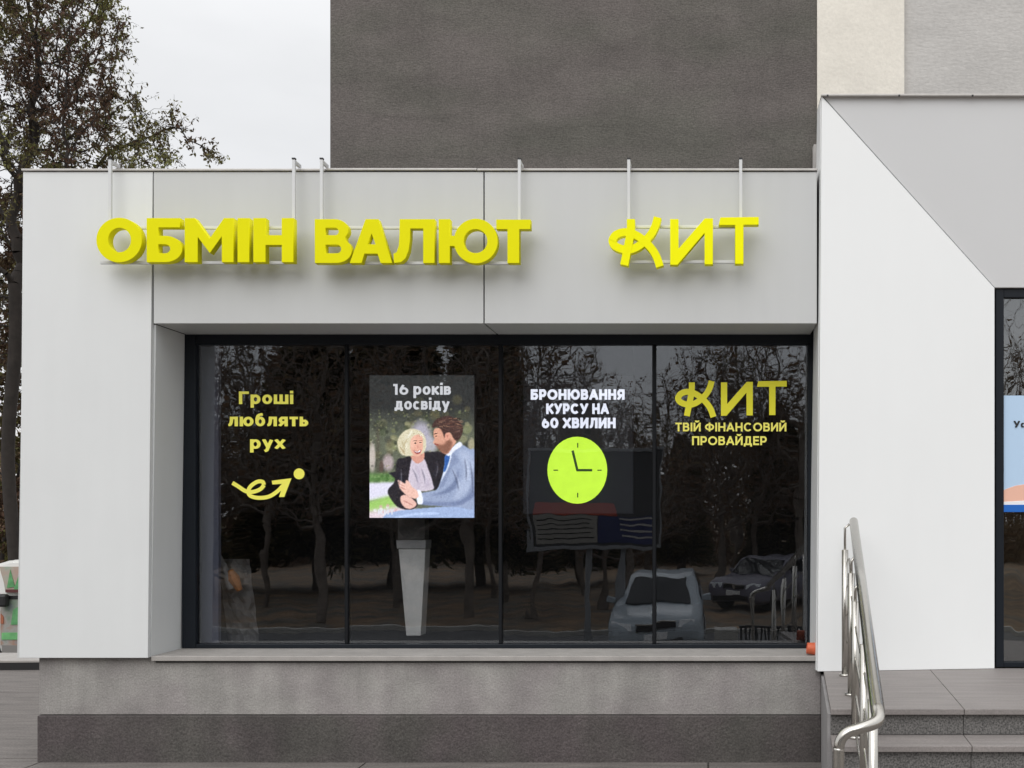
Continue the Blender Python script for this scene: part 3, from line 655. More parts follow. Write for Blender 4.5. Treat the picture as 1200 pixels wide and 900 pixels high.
    poly([(222, 628), (240, 634), (262, 646), (266, 628), (282, 634), (300, 664), (330, 690), (334, 724), (300, 728), (262, 706), (232, 670)], (236, 190, 172), 1)
    poly([(232, 660), (262, 676), (260, 682), (232, 668)], (190, 130, 116), 0, .6); poly([(226, 644), (258, 660), (258, 664), (226, 650)], (196, 136, 120), 0, .6)
    poly([(240, 716), (276, 712), (306, 736), (326, 762), (300, 786), (262, 782), (238, 748)], (232, 186, 170), 1); poly([(258, 740), (300, 762), (298, 768), (256, 748)], (190, 132, 120), 0, .6)
    for _ in range(70):      # hair strands, folds, leaf sparkle
        x = rs.uniform(226, 296) if _ % 2 else rs.uniform(300, 372); y = rs.uniform(350, 470) if _ % 2 else rs.uniform(344, 372)
        poly([(x, y), (x + 3, y + 16), (x + 9, y + 30), (x + 2, y + 15)], [(244, 238, 218), (168, 150, 112), (132, 112, 80)][rs.randint(3)], 0, .55)
    for _ in range(46):
        x = rs.uniform(430, 568); y = rs.uniform(284, 345)
        poly([(x, y), (x + 14, y - 5), (x + 26, y + 2), (x + 13, y - 1)], [(104, 76, 62), (44, 28, 26), (138, 104, 84)][rs.randint(3)], 0, .6)
    for a, b in (((300, 560), (330, 640)), ((350, 560), (372, 650)), ((520, 560), (560, 690)), ((590, 500), (600, 640)), ((230, 560), (220, 690)), ((430, 520), (420, 620)), ((400, 730), (520, 715)), ((620, 520), (636, 700))):
        mx_ = ((a[0] + b[0]) / 2 + 10, (a[1] + b[1]) / 2); poly([a, mx_, b, (mx_[0] - 9, mx_[1])], (40, 44, 60), 1, .35); poly([(a[0] + 8, a[1]), (mx_[0] + 10, mx_[1]), (b[0] + 8, b[1]), (mx_[0] + 4, mx_[1])], (236, 236, 244), 1, .3)
    for _ in range(160):
        x = rs.uniform(65, 645); y = rs.uniform(230, 560)
        if 215 < x < 380 and y > 330 or x > 405 and y > 270: continue
        blob(x, y, rs.uniform(4, 9), [(146, 144, 104), (40, 44, 34), (150, 160, 104), (170, 168, 140)][rs.randint(4)], .35)
    img = img + .9 * (img - np.stack([blur(img[..., k], 1) for k in range(3)], 2))
    img += rs.normal(0, 5, (H // 2, W_2 := Wd // 2)).repeat(2, 0).repeat(2, 1)[..., None]
    img += rs.normal(0, 3.5, img.shape[:2])[..., None]
    return np.clip(img, 0, 255) / 255, Wd, H
img, Wd, H = draw_couple()
YQ = 7.50
ps = empty('poster_screen', (WX(494, YQ), YQ, WZ(607, YQ)), 'bright screen with a photo of a laughing blonde woman beside a bearded man', 'screen')
box('screen_panel', WX(432.5, YQ), WX(556.5, YQ), YQ, YQ + .05, WZ(607.5, YQ), WZ(439, YQ), M['black'], ps, .003)
x0, x1, z0, z1 = WX(433.2, YQ), WX(555.8, YQ), WZ(606.7, YQ), WZ(440, YQ)
gx, gz_ = np.meshgrid(np.linspace(x0, x1, Wd), np.linspace(z0, z1, H))
vs = np.stack([gx.ravel(), np.full(Wd * H, YQ - .002), gz_.ravel()], 1)
i0 = (np.arange(H - 1)[:, None] * Wd + np.arange(Wd - 1)[None]).ravel()
fc = np.stack([i0, i0 + 1, i0 + 1 + Wd, i0 + Wd], 1)
me = bpy.data.meshes.new('screen_picture'); me.from_pydata(vs.tolist(), [], fc.tolist())
ca = me.color_attributes.new('picture', 'FLOAT_COLOR', 'POINT')
lc = np.where(img < .04045, img / 12.92, ((img + .055) / 1.055) ** 2.4).reshape(-1, 3)
ca.data.foreach_set('color', np.concatenate([lc, np.ones((len(lc), 1))], 1).ravel())
pm = emis('screen_picture', (1, 1, 1), 1.55); n_ = pm.node_tree; at = n_.nodes.new('ShaderNodeAttribute'); at.attribute_name = 'picture'
n_.links.new(at.outputs['Color'], n_.nodes['Principled BSDF'].inputs['Emission Color'])
link('screen_picture', me, pm, ps)
TXT = emis('screen_text_grey', (.85, .85, .86))
lettering('screen_text', [('16', 460.5, 478.5, 462.6, 450), ('років', 484.5, 528.5, 462.6, 450)], YQ - .006, TXT, ps, .2, .09, .80)
lettering('screen_text', [('досвіду', 462.5, 527, 480, 467.4)], YQ - .006, TXT, ps, .2, .09, .80)
lettering('screen_text', [('КИТ', 443, 462, 603, 597)], YQ - .006, emis('screen_text_white', (1.1, 1.1, 1.15)), ps, .2, .12)
box('screen_bracket', WX(492, YQ), WX(497, YQ), YQ + .052, YQ + .1, WZ(560, YQ), WZ(400, YQ), M['black'], ps)

# interior props near the glass
YI = 7.75
py_ = empty('tapered_pedestal', (WX(483, YI), YI, .642), 'pale concrete pedestal narrowing downward below the couple screen', 'pedestal')
def taper(x0t, x1t, yt, x0b, x1b, yb, d, nm, m, sh=0):
    hexo(nm, slab_from_front([W(x0b, yb, YI + sh), W(x1b, yb, YI + sh), W(x1t, yt, YI + sh), W(x0t, yt, YI + sh)], d), m, py_, .004)
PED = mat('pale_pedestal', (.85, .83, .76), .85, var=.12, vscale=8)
PED2 = mat('mid_pedestal_grey', (.5, .49, .46), .85, var=.12, vscale=8)  # the cap's own mid grey, darker than the body
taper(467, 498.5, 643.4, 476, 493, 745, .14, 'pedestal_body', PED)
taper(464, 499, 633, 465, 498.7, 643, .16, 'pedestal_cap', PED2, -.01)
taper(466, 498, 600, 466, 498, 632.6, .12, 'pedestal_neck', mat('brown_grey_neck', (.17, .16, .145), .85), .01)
st = empty('leaflet_stand', (WX(275, YI), YI, .642), 'dim leaflet stand with crumpled grey sheets inside the left pane', 'stand')
LS = mat('crumpled_grey_paper', (.30, .29, .27), .85, var=.3, vscale=14, bump=.8, bscale=12)
bm = bmesh.new()
for i in range(9):
    for j in range(14):
        pass
g = [[bm.verts.new(W(256 + i * 4.5 + (j * .9) + random.uniform(-1, 1), 655 + j * 7.4, YI + random.uniform(-.02, .03))) for i in range(9)] for j in range(14)]
for a, b in zip(g, g[1:]):
    for i in range(8): bm.faces.new((a[i], a[i + 1], b[i + 1], b[i]))
bmesh.ops.solidify(bm, geom=bm.faces[:], thickness=.006)
bmobj('paper_sheet', bm, LS, st)
bm = bmesh.new(); tube(bm, [W(254, 648, YI - .05), W(262, 662, YI - .05), W(272, 690, YI - .05)], [.02, .022, .03], 8); bmobj('paper_roll', bm, LS, st)
bm = bmesh.new(); tube(bm, [W(270, 668, YI - .06), W(274, 678, YI - .06), W(281, 692, YI - .06)], [.018, .04, .02], 7); bmobj('orange_toy', bm, mat('dull_orange', (.45, .16, .03), .7, var=.2, vscale=20), st)
# orange pipe stub on the sill
bm = bmesh.new(); tube(bm, [(WX(945.5, 7.02), 7.02, zsl + .045), (WX(957.5, 7.02), 7.02, zsl + .040)], [.036, .041], 24, False)
tube(bm, [(WX(945.5, 7.02), 7.02, zsl + .045), (WX(957.5, 7.02), 7.02, zsl + .040)], [.031, .036], 24, False)
tag(bmobj('pipe_stub', bm, M['orange'], smooth=True), 'short faded orange pipe stub at the right end of the window sill', 'pipe')

# ------------------------------------------------------------------ entrance wing on the right
YR = 6.93
wing = empty('entrance_wing', (WX(1060, YR), 7.2, 0), 'tall white wall with a slanted grey canopy panel and dark glass door', 'building')
xl0, xl1 = WX(957.5, 6.9), WX(962.5, YR)
def poly_slab(name, pts3, depth, m, parent):
    bm = bmesh.new(); a = [bm.verts.new(p) for p in pts3]; b = [bm.verts.new(Vector(p) + Vector((0, depth, 0))) for p in pts3]; n = len(a)
    bm.faces.new(a); bm.faces.new(b[::-1])
    for i in range(n): bm.faces.new((a[i], b[i], b[(i + 1) % n], a[(i + 1) % n]))
    bmesh.ops.bevel(bm, geom=bm.edges[:], offset=.002, segments=1, affect='EDGES')
    return bmobj(name, bm, m, parent)
poly_slab('wall_panel', [W(958, 787, 6.88), W(1165.5, 783.5, 7.0), W(1165.5, 337.6, 7.0), W(963, 112.6, 6.90)], .05, M['panel_white'], wing)
poly_slab('canopy_panel', [W(964.3, 112.6, 6.913), W(1166.0, 337.0, 7.012), W(1600, 337.0, 7.012), W(1600, 112.6, 6.913)], .02, M['panel_grey'], wing)
# side cheek facing the office
hexo('side_panel', [(xl0 - .004, 6.935, .6), (xl0 + .02, 6.935, .6), (xl0 + .02, 7.45, .6), (xl0 - .004, 7.45, .6), (xl1 - .004, 6.955, WZ(113, 6.9)), (xl1 + .02, 6.955, WZ(113, 6.9)), (xl1 + .02, 7.16, WZ(113, 6.9)), (xl1 - .004, 7.16, WZ(113, 6.9))], M['panel_white'], wing)
box('coping', xl1 - .004, WX(1600, 6.9), 6.88, 7.2, WZ(112, 6.88), WZ(112, 6.88) + .012, M['coping'], wing, .002)
box('wall', xl0 + .03, WX(1160, 7.0), 7.06, 7.19, .5, WZ(116, 6.9), M['joint'], wing)
box('wall', WX(1165, 7.2), WX(1600, 6.9), 7.1, 7.19, WZ(330, 7.1), WZ(116, 6.9), M['joint'], wing)
box('roof', xl0 + .06, WX(1600, 6.9), 7.2, 8.9, zt - .1, zt - .05, M['joint'], wing)
box('downpipe', WX(954, 7.4), WX(957.5, 7.4), 7.42, 7.45, zt, WZ(168, 7.4), M['coping'], wing)
for px in (969, 1053, 1139): 
    box('rivet', WX(px, 6.87), WX(px + 2, 6.87), 6.872, 6.879, WZ(112.6, 6.87), WZ(110.8, 6.87), M['joint'], wing)
# door
YW = 7.03
door = box('door_frame', WX(1167.2, YW), WX(1176.5, YW), YW, YW + .08, WZ(782, YW), WZ(338.5, YW), M['frame'], wing, .003)
box('door_rail', WX(1176.7, YW), WX(1600, YW), YW + .002, YW + .078, WZ(348.5, YW), WZ(338.5, YW), M['frame'], door, .003)
box('door_rail', WX(1176.7, YW), WX(1600, YW), YW + .002, YW + .078, WZ(782, YW), WZ(776, YW), M['frame'], door, .003)
box('door_post', WX(1360, YW), WX(1372, YW), YW + .001, YW + .079, WZ(776, YW) + .001, WZ(348.5, YW) - .001, M['frame'], door, .003)
box('glass_pane', WX(1176.7, YW), WX(1359.8, YW), YW + .03, YW + .036, WZ(776, YW) + .001, WZ(348.5, YW) - .001, glassmat('door_glass', .15, (.7, .7, .68), .006, 1.2), wing)
box('glass_pane', WX(1372.2, YW), WX(1600, YW), YW + .03, YW + .036, WZ(776, YW) + .001, WZ(348.5, YW) - .001, bpy.data.materials['door_glass'], wing)
bm = bmesh.new(); addbox(bm, WX(1162, 7.1), WX(1600, 7.1), 8.8, 8.85, .5, 4); addbox(bm, WX(1162, 7.1), WX(1600, 7.1), 7.12, 8.79, .5, .6); addbox(bm, WX(1162, 7.1), WX(1600, 7.1), 7.12, 8.79, 3.2, 3.25)
bmobj('interior_wall', bm, mat('tan_interior', (.075, .06, .042), .9, var=.3, vscale=1.5, stretch=(4, 1, .3)), wing)
# advert in the door
YA = YW + .016
ad = empty('door_poster', (WX(1240, YA), YA, WZ(600, YA)), 'light blue poster with pink arm and dark blue foot behind the door glass', 'poster')
box('poster_sheet', WX(1176, YA), WX(1330, YA), YA, YA + .012, WZ(600, YA), WZ(463.5, YA), mat('poster_blue', lin(184, 210, 236), .5), ad)
ad['group'] = 'door posters' ; del ad['group']
px_letter([[(1172, 592), (1172, 577), (1180, 573), (1190, 569.5), (1205, 567), (1240, 565), (1290, 560), (1328, 566), (1328, 592)]], YA - .004, .003, mat('poster_skin', lin(236, 186, 164), .5), ad, 'printed_arm')
px_letter([[(1172, 597), (1172, 588.5), (1200, 587), (1250, 588), (1328, 586), (1328, 597)]], YA - .0075, .003, mat('poster_white', (.85, .86, .88), .5), ad, 'printed_band')
px_letter([[(1172, 599.8), (1172, 591.8), (1328, 591.2), (1328, 599.8)]], YA - .011, .003, mat('poster_deep_blue', lin(20, 100, 190), .5), ad, 'printed_band')
lettering('poster_text', [('Ус', 1188, 1201, 501, 493.2)], YA - .004, M['black'], ad, .24, .1)

# ------------------------------------------------------------------ tall building behind
TB = empty('tall_building', (2, 11, 0), 'tall rendered block rising behind the shop in brown-grey, cream and pale grey', 'building')
YT = 9.02
ztop = 13
def wallpart(a, b, m, dy=0, zlo=0, horiz=True):
    bm = bmesh.new(); addbox(bm, WX(a, YT), WX(b, YT), YT + dy, YT + 4, zlo, ztop); return bmobj('wall', bm, m, TB)
wallpart(387, 957.0, M['wall_dark'])
wallpart(957.3, 1059, M['wall_cream'], -.03)
wallpart(1059.2, 1900, M['wall_grey'], .02)
box('roof', WX(380, YT), WX(1910, YT), YT - .1, YT + 4.1, ztop + .002, ztop + .2, M['coping'], TB)
box('downpipe', WX(952.5, 8.95), WX(957, 8.95), 8.93, 8.98, zt, WZ(172, 8.95), M['coping'], TB)

# ------------------------------------------------------------------ entrance stairs
SK = .08
def sx(x, y): return x + SK * (y - 6.93)
def skbox(name, xa, xb, ya, yb, za, zb_, m, parent, bev=.002):
    return hexo(name, [(sx(xa, ya), ya, za), (sx(xb, ya), ya, za), (sx(xb, yb), yb, za), (sx(xa, yb), yb, za), (sx(xa, ya), ya, zb_), (sx(xb, ya), ya, zb_), (sx(xb, yb), yb, zb_), (sx(xa, yb), yb, zb_)], m, parent, bev)
stt = empty('entrance_stairs', (2.2, 6, 0), 'grey granite steps and tiled landing below the white wall', 'stairs')
X0 = .735; steps = [(5.56, .6), (5.315, .463), (5.07, .326), (4.825, .189)]
X1 = 5.0
xj = [X0 + .0, .93, 1.42, 2.02, 2.62, 3.22, 3.82, 4.42, X1]
# core
bm = bmesh.new()
for i, (yf, z) in enumerate(steps):
    yb = 7.03 if i == 0 else steps[i - 1][0] + .056
    hexa(bm, [(sx(X0 + .012, yf + .06), yf + .06, -.1), (sx(X1, yf + .06), yf + .06, -.1), (sx(X1, yb), yb, -.1), (sx(X0 + .012, yb), yb, -.1),
              (sx(X0 + .012, yf + .06), yf + .06, z - .034), (sx(X1, yf + .06), yf + .06, z - .034), (sx(X1, yb), yb, z - .034), (sx(X0 + .012, yb), yb, z - .034)])
bmobj('stair_core', bm, M['cheek'], stt)
for i, (yf, z) in enumerate(steps):
    for a, b in zip(xj, xj[1:]):
        g_ = .0015
        if i == 0:
            skbox('tread_slab', a + g_, b - g_, yf, 5.842, z - .03, z, M['tile'], stt, .003)
            for y0, y1 in ((5.846, 6.38), (6.384, 7.03)):
                skbox('landing_tile', a + g_, b - g_, y0, y1, z - .03, z - .0005 * ((int(a * 10)) % 2), M['tile'], stt, .0015)
        else: skbox('tread_slab', a + g_, b - g_, yf, steps[i - 1][0] + .03, z - .03, z, M['tile'], stt, .003)
    zl = steps[i + 1][1] + .001 if i < 3 else 0
    for a, b in zip(xj, xj[1:]):
        skbox('riser_slab', a + .0015, b - .0015, yf + .032, yf + .056, zl, z - .032, M['riser'], stt, .001)
hexo('cheek', [(sx(X0, 5.6) - .014, 5.6, 0), (sx(X0, 5.6) + .010, 5.6, 0), (sx(X0, 6.99) + .010, 6.99, 0), (sx(X0, 6.99) - .014, 6.99, 0), (sx(X0, 5.6) - .014, 5.6, .568), (sx(X0, 5.6) + .010, 5.6, .568), (sx(X0, 6.99) + .010, 6.99, .568), (sx(X0, 6.99) - .014, 6.99, .568)], M['cheek'], stt)
# ---- stainless railing
rl = empty('stair_railing', (.8, 6, .6), 'polished stainless steel handrail with slim posts beside the entrance steps', 'railing')
def RX(d): return WX(1000.5, 6.7) + (d - 6.7) * ((WX(1000.5, 6.7) - WX(1029.5, 3.9)) / 2.8)
def RZ(d): return WZ(612, 6.7) + (d - 6.7) * ((WZ(612, 6.7) - WZ(841, 3.9)) / 2.8)
path = [(RX(6.72), 6.72, RZ(6.72)), (RX(5.4), 5.4, RZ(5.4))]
loop = [(1028.3, 831, 3.97), (1029, 840, 3.93), (1025, 847, 3.9), (1008, 853.5, 3.88), (995, 857.5, 3.88), (986.5, 865, 3.88), (983.3, 876, 3.88), (983, 900, 3.88), (983, 1100, 3.88)]
lp = [tuple(p) for p in spline([tuple(W(*q)) for q in loop], 6)]
full = [path[0], path[1]] + lp
nr = len(full); tubo('handrail', full, [.0265] * 4 + [.0265 - .0065 * min(1, k / 18) for k in range(nr - 4)], M['steel'], rl, 20)
posts = [(6.70, .054, .6), (5.98, .036, .6), (5.5, .03, None), (4.9, .010, None), (4.3, 0, None)]
def stair_z(y):
    for yf, z in steps:
        if y >= yf: return z
    return 0.0
pcs = []
for d, o_, z in posts:
    x = RX(d) - o_; zz = stair_z(d); top = RZ(d) - (.17 if d > 6.5 else .10)
    p = tubo('post', [(x, d, zz), (x, d, top)], .0205, M['steel'], rl, 16)
    tubo('base_flange', [(x, d, zz), (x, d, zz + .012)], .036, M['steel'], p, 20)
    tubo('top_pin', [(x, d, top), (x, d, RZ(d) - .035), (x + o_ * .5, d, RZ(d) - .012)], .008, M['steel'], p, 10)
    pcs.append((x, d, zz, top))
for h in (.22, .42, .62, .80):
    pts = []
    for (x, d, zz, top) in pcs:
        f = (top - zz); pts.append((x + (.026 if d > 6.5 else .0), d - .005, RZ(d) - .17 - (.86 - h) * .9))
    tubo('crossbar', pts, .006, M['steel'], rl, 8)


# ------------------------------------------------------------------ trees: space colonisation
def colonise(rs, att, trunk, step, kill, infl, iters=120):
    P = [np.array(p, float) for p in trunk]; par = [-1] + list(range(len(trunk) - 1))
    att = att.copy(); best = np.full(len(att), 1e9); bi = np.zeros(len(att), int); new = list(range(len(P)))
    for it in range(iters):
        if not len(att) or not new: break
        N = np.array([P[i] for i in new])
        d = np.linalg.norm(att[:, None] - N[None], axis=2); j = d.argmin(1); dm = d[np.arange(len(att)), j]
        u = dm < best; best[u] = dm[u]; bi[u] = np.array(new)[j[u]]
        keep = best > kill; att, best, bi = att[keep], best[keep], bi[keep]
        act = best < infl
        if not act.any():
            act = best < best.min() + step if len(best) else act
        new = []
        if not len(att): break
        idx = bi[act]; dirs = att[act] - np.array([P[i] for i in idx]); dirs /= np.linalg.norm(dirs, axis=1)[:, None] + 1e-9
        for i in np.unique(idx):
            v = dirs[idx == i].sum(0); nv = np.linalg.norm(v)
            if nv < 1e-3: continue
            v = v / nv + rs.normal(0, .22, 3); v /= np.linalg.norm(v)
            P.append(P[i] + v * step); par.append(i); new.append(len(P) - 1)
        if len(P) > 14000: break
    return np.array(P), np.array(par)
def radii(P, par, tip, pw):
    r = np.zeros(len(P)); acc = np.zeros(len(P)); ch = np.zeros(len(P), int)
    for i in range(len(P) - 1, 0, -1):
        if ch[i] == 0: acc[i] = tip ** pw
        acc[par[i]] += acc[i]; ch[par[i]] += 1
    acc[0] = max(acc[0], tip ** pw)
    return acc ** (1 / pw), ch
def segs_mesh(name, A_, B_, ra, rb, n):
    """frusta joined in one mesh, vectorised"""
    D = B_ - A_; D /= np.linalg.norm(D, axis=1)[:, None] + 1e-9
    ref = np.where(np.abs(D[:, 2:3]) < .9, np.array([[0, 0, 1.]]), np.array([[1., 0, 0]])); U = np.cross(D, ref); U /= np.linalg.norm(U, axis=1)[:, None]; V = np.cross(D, U)
    an = np.arange(n) * 2 * np.pi / n; ring = U[:, None] * np.cos(an)[None, :, None] + V[:, None] * np.sin(an)[None, :, None]
    va = A_[:, None] + ring * ra[:, None, None]; vb = B_[:, None] + ring * rb[:, None, None]
    vs = np.concatenate([va, vb], 1).reshape(-1, 3); k = np.arange(len(A_)) * 2 * n; f = []
    for i in range(n): f.append(np.stack([k + i, k + (i + 1) % n, k + n + (i + 1) % n, k + n + i], 1))
    return vs, np.concatenate(f)
def mesh_np(name, vs, fc, smooth=False, tint=None):
    me = bpy.data.meshes.new(name); k = fc.shape[1]
    me.vertices.add(len(vs)); me.vertices.foreach_set('co', vs.astype(np.float32).ravel())
    me.loops.add(len(fc) * k); me.loops.foreach_set('vertex_index', fc.astype(np.int32).ravel())
    me.polygons.add(len(fc)); me.polygons.foreach_set('loop_start', np.arange(len(fc), dtype=np.int32) * k)
    if smooth: me.polygons.foreach_set('use_smooth', np.ones(len(fc), bool))
    if tint is not None:
        a = me.attributes.new('tint', 'FLOAT', 'POINT'); a.data.foreach_set('value', tint.astype(np.float32))
    me.update(); me.validate(); return me
def cloud(rs, n, ells):
    out = []; vol = np.array([e[3] * e[4] * e[5] for e in ells]); cnt = (n * vol / vol.sum()).astype(int)
    for (cx, cy, cz, rx, ry, rz), c in zip(ells, cnt):
        p = rs.normal(size=(c * 2, 3)); p /= np.linalg.norm(p, axis=1)[:, None]; p *= rs.uniform(.12, 1, (c * 2, 1)) ** (1 / 2.4)
        out.append((p * (rx, ry, rz) + (cx, cy, cz))[:c])
    return np.concatenate(out)
def make_tree(name, base, ells, trunk, seed, natt, step, label, cat, bark, leafm, nleaf, leaf=(.07, .028), tip=.006, pw=2.35, twigs=3, twl=.35, group=None, tintbias=0., thick=.03):
    rs = np.random.RandomState(seed); att = cloud(rs, natt, ells)
    P, par = colonise(rs, att, trunk, step, step * 1.6, step * 14)
    r, ch = radii(P, par, tip, pw)
    t = empty(name, base, label, cat, group)
    idx = np.arange(1, len(P)); A_, B_ = P[par[idx]], P[idx]; rb = r[idx]; ra = np.minimum(r[par[idx]], rb * 1.35)
    big = rb > thick
    vs, f = segs_mesh('t', A_[big], B_[big], ra[big], rb[big], 8); link('trunk', mesh_np('trunk', vs, f, True), bark, t)
    vs, f = segs_mesh('t', A_[~big], B_[~big], ra[~big], rb[~big], 4)
    # twigs off thin nodes
    thin = np.where((rb < tip * 3.2))[0]; k = np.repeat(thin, twigs); o = B_[k]; par_d = B_[k] - A_[k]; par_d /= np.linalg.norm(par_d, axis=1)[:, None]
    d = par_d + rs.normal(0, .65, (len(k), 3)) + (0, 0, .05); d /= np.linalg.norm(d, axis=1)[:, None]
    ln = rs.uniform(.4, 1, (len(k), 1)) * twl; mid = o + d * ln * .5; end = mid + (d + rs.normal(0, .35, d.shape)) * ln * .5
    rr = np.full(len(k), tip * .6)
    v1, f1 = segs_mesh('t', o, mid, rr, rr * .7, 3); v2, f2 = segs_mesh('t', mid, end, rr * .7, rr * .35, 3)
    f = np.concatenate([f, f1 + len(vs), f2 + len(vs) + len(v1)]); vs = np.concatenate([vs, v1, v2])
    b = link('branches', mesh_np('branches', vs, f), bark, t, kind='stuff')
    if nleaf:
        q = rs.randint(0, len(k), nleaf)
        # clump density
        cs = np.array([mnoise.noise(Vector(o[i] * .9)) for i in q]); q = q[cs > rs.uniform(-.55, .35, len(q))]
        c = o[q] + (end[q] - o[q]) * rs.uniform(.1, 1.05, (len(q), 1)) + rs.normal(0, .02, (len(q), 3))
        ax = rs.normal(0, 1, c.shape) + (0, 0, -.9); ax /= np.linalg.norm(ax, axis=1)[:, None]
        sd_ = np.cross(ax, rs.normal(size=c.shape)); sd_ /= np.linalg.norm(sd_, axis=1)[:, None]
        s = rs.uniform(.6, 1.35, (len(c), 1)); l = ax * leaf[0] * s; w_ = sd_ * leaf[1] * s * .5
        v = np.stack([c, c + l * .5 + w_, c + l, c + l * .5 - w_], 1).reshape(-1, 3); kk = np.arange(len(c)) * 4
        tn = np.array([mnoise.noise(Vector(p * .55 + (7, 3, 1))) for p in c]) * .8 + .38 + tintbias + rs.normal(0, .13, len(c))
        link('foliage', mesh_np('foliage', v, np.stack([kk, kk + 1, kk + 2, kk + 3], 1), tint=np.repeat(tn, 4)), leafm, t, kind='stuff')
    return t
D1 = 22.0
def E_(px, py, dy, rpx, rpy, ry): return (WX(px, D1 + dy), D1 + dy, WZ(py, D1 + dy), rpx * D1 / F, ry, rpy * D1 / F)
gx0 = WX(14, D1)
make_tree('autumn_tree', (gx0, D1, -1.25),
          [E_(-40, 60, 0, 160, 150, 2.6), E_(45, 110, .3, 90, 95, 1.8), E_(60, 20, 0, 85, 90, 1.8), E_(30, -90, 0, 110, 90, 2), E_(160, 150, 0, 70, 42, 1.2), E_(212, 175, 0, 56, 26, .8), E_(175, 125, 0, 50, 30, .8), E_(100, 60, .2, 48, 62, 1.0), E_(110, 185, 0, 90, 30, 1.2), E_(-20, 330, .5, 60, 120, 1.6)],
          [(gx0 + .10 * math.sin(i * .35) * .8, D1, -1.25 + i * .3) for i in range(26)], 11, 3000, .26,
          'dark autumn tree with drooping brown-green leaves overhanging the roof at left', 'tree', M['bark'], M['leaf'], 82000, (.085, .036), .009, 2.15, 4, .5, tintbias=.05)
gx1 = WX(70, 20.5)
make_tree('autumn_tree', (gx1, 20.5, -1.25), [(gx1 - .1, 20.5, 8.6, 1.2, 1.2, 2.4), (gx1 + .9, 20.5, 8.0, 1.4, 1, 1.2), (gx1 + .4, 20.6, 10.6, .8, .9, 1.6), (gx1 - 1.4, 20.4, 9.8, .9, .9, 1.4)],
          [(gx1 + .05 * math.sin(i), 20.5, -1.25 + i * .3) for i in range(27)], 5, 800, .26,
          'second autumn tree with a straight dark trunk rising right of the corner tree', 'tree', M['bark'], M['leaf'], 11000, (.08, .034), .008, 2.2, 4, .5, tintbias=.0)
gx2 = WX(2, 25)
make_tree('overgrown_bush', (gx2, 25, -1.25), [(gx2 - .5, 25, 1.3, 2.2, 1.2, 2.6), (gx2 + .6, 25.5, 3.0, 1.6, 1.0, 2.8), (gx2 + .2, 25.3, 5.2, 1.3, 1, 2), (gx2 + .1, 25.3, 7.4, 1.4, 1, 2)],
          [(gx2, 25, -1.25 + i * .25) for i in range(6)], 8, 2200, .24, 'dense dark bush filling the gap behind the van at left', 'bush', M['bark'], M['leaf'], 95000, (.10, .05), .006, 2.3, 3, .4, tintbias=.02)

# trees across the street, seen in the window glass
def proto_ells(h, w_): return [(0, 0, h * .62, w_, w_, h * .36), (w_ * .3, 0, h * .45, w_ * .8, w_ * .8, h * .2)]
PR = []
LBL = 'bare street tree across the road, seen mirrored in the shop window'
for s, h, w_, nl in ((21, 9, 2.6, 5000), (22, 8, 3.0, 6000), (23, 10, 2.4, 2500)):
    PR.append(make_tree('bare_tree', (0, 0, 0), proto_ells(h, w_), [(.06 * i * math.sin(s), .04 * math.sin(i), i * .3) for i in range(8)], s, 1400, .28, LBL, 'tree', M['bark_grey'], M['leaf_brown'], nl, (.10, .07), .011, 2.2, 3, .5, group='bare trees across the road'))
def make_conifer(seed, h, rad):
    rs = np.random.RandomState(seed); t = empty('conifer', (0, 0, 0), 'dense dark evergreen across the road, mirrored in the left panes', 'tree', 'evergreens across the road')
    bm = bmesh.new(); tube(bm, [(0, 0, 0), (0, 0, h * .5), (0, 0, h)], [.2, .12, .02], 8); bmobj('trunk', bm, M['bark_grey'], t, smooth=True)
    n = 30000; z = rs.uniform(.12, 1, n); a = rs.uniform(0, 2 * np.pi, n); R_ = rad * (1.04 - z) ** .7 * rs.uniform(.25, 1, n) ** .5 * (.8 + .3 * np.sin(a * 5 + z * 30))
    c = np.stack([R_ * np.cos(a), R_ * np.sin(a), z * h - R_ * .25], 1); ax = np.stack([np.cos(a), np.sin(a), rs.uniform(-.5, .3, n)], 1) + rs.normal(0, .4, (n, 3)); ax /= np.linalg.norm(ax, axis=1)[:, None]
    sd_ = np.cross(ax, rs.normal(size=c.shape)); sd_ /= np.linalg.norm(sd_, axis=1)[:, None]
    v = np.stack([c, c + ax * .16 + sd_ * .05, c + ax * .34, c + ax * .16 - sd_ * .05], 1).reshape(-1, 3); kk = np.arange(n) * 4
    link('foliage', mesh_np('foliage', v, np.stack([kk, kk + 1, kk + 2, kk + 3], 1), tint=np.repeat(rs.uniform(0, 1, n), 4)), M['needle'], t, kind='stuff'); return t
CF = make_conifer(31, 11, 2.6)
random.seed(12)
spots = [(-9.4, -11.6), (-5.9, -12.4), (-4.7, -13.4), (-2.4, -12.8), (-15.5, -19), (-12.6, -16), (-10.0, -21), (-8.3, -15), (-6.5, -19), (-4.6, -23), (-3.2, -17), (-1.5, -21), (.3, -18), (1.8, -22), (3.0, -17), (4.6, -21), (6.6, -18), (8.8, -22), (-18, -24), (-2.6, -27), (1.0, -28), (11.5, -19), (14.5, -23), (-22, -20)]
used = set(); TREES = []; CONS = []
for i, (x, y) in enumerate(spots):
    k = i % 3; o = PR[k] if k not in used else copy_tree(PR[k]); used.add(k)
    s = random.uniform(.85, 1.12); hh = 1.0 if x < -6 else (.72 if -4 < x < 0.2 else 1.08)
    o.location = (x, y, -1.04); o.rotation_euler = (0, 0, random.uniform(0, 6.28)); o.scale = (s, s, s * hh); TREES.append(o)
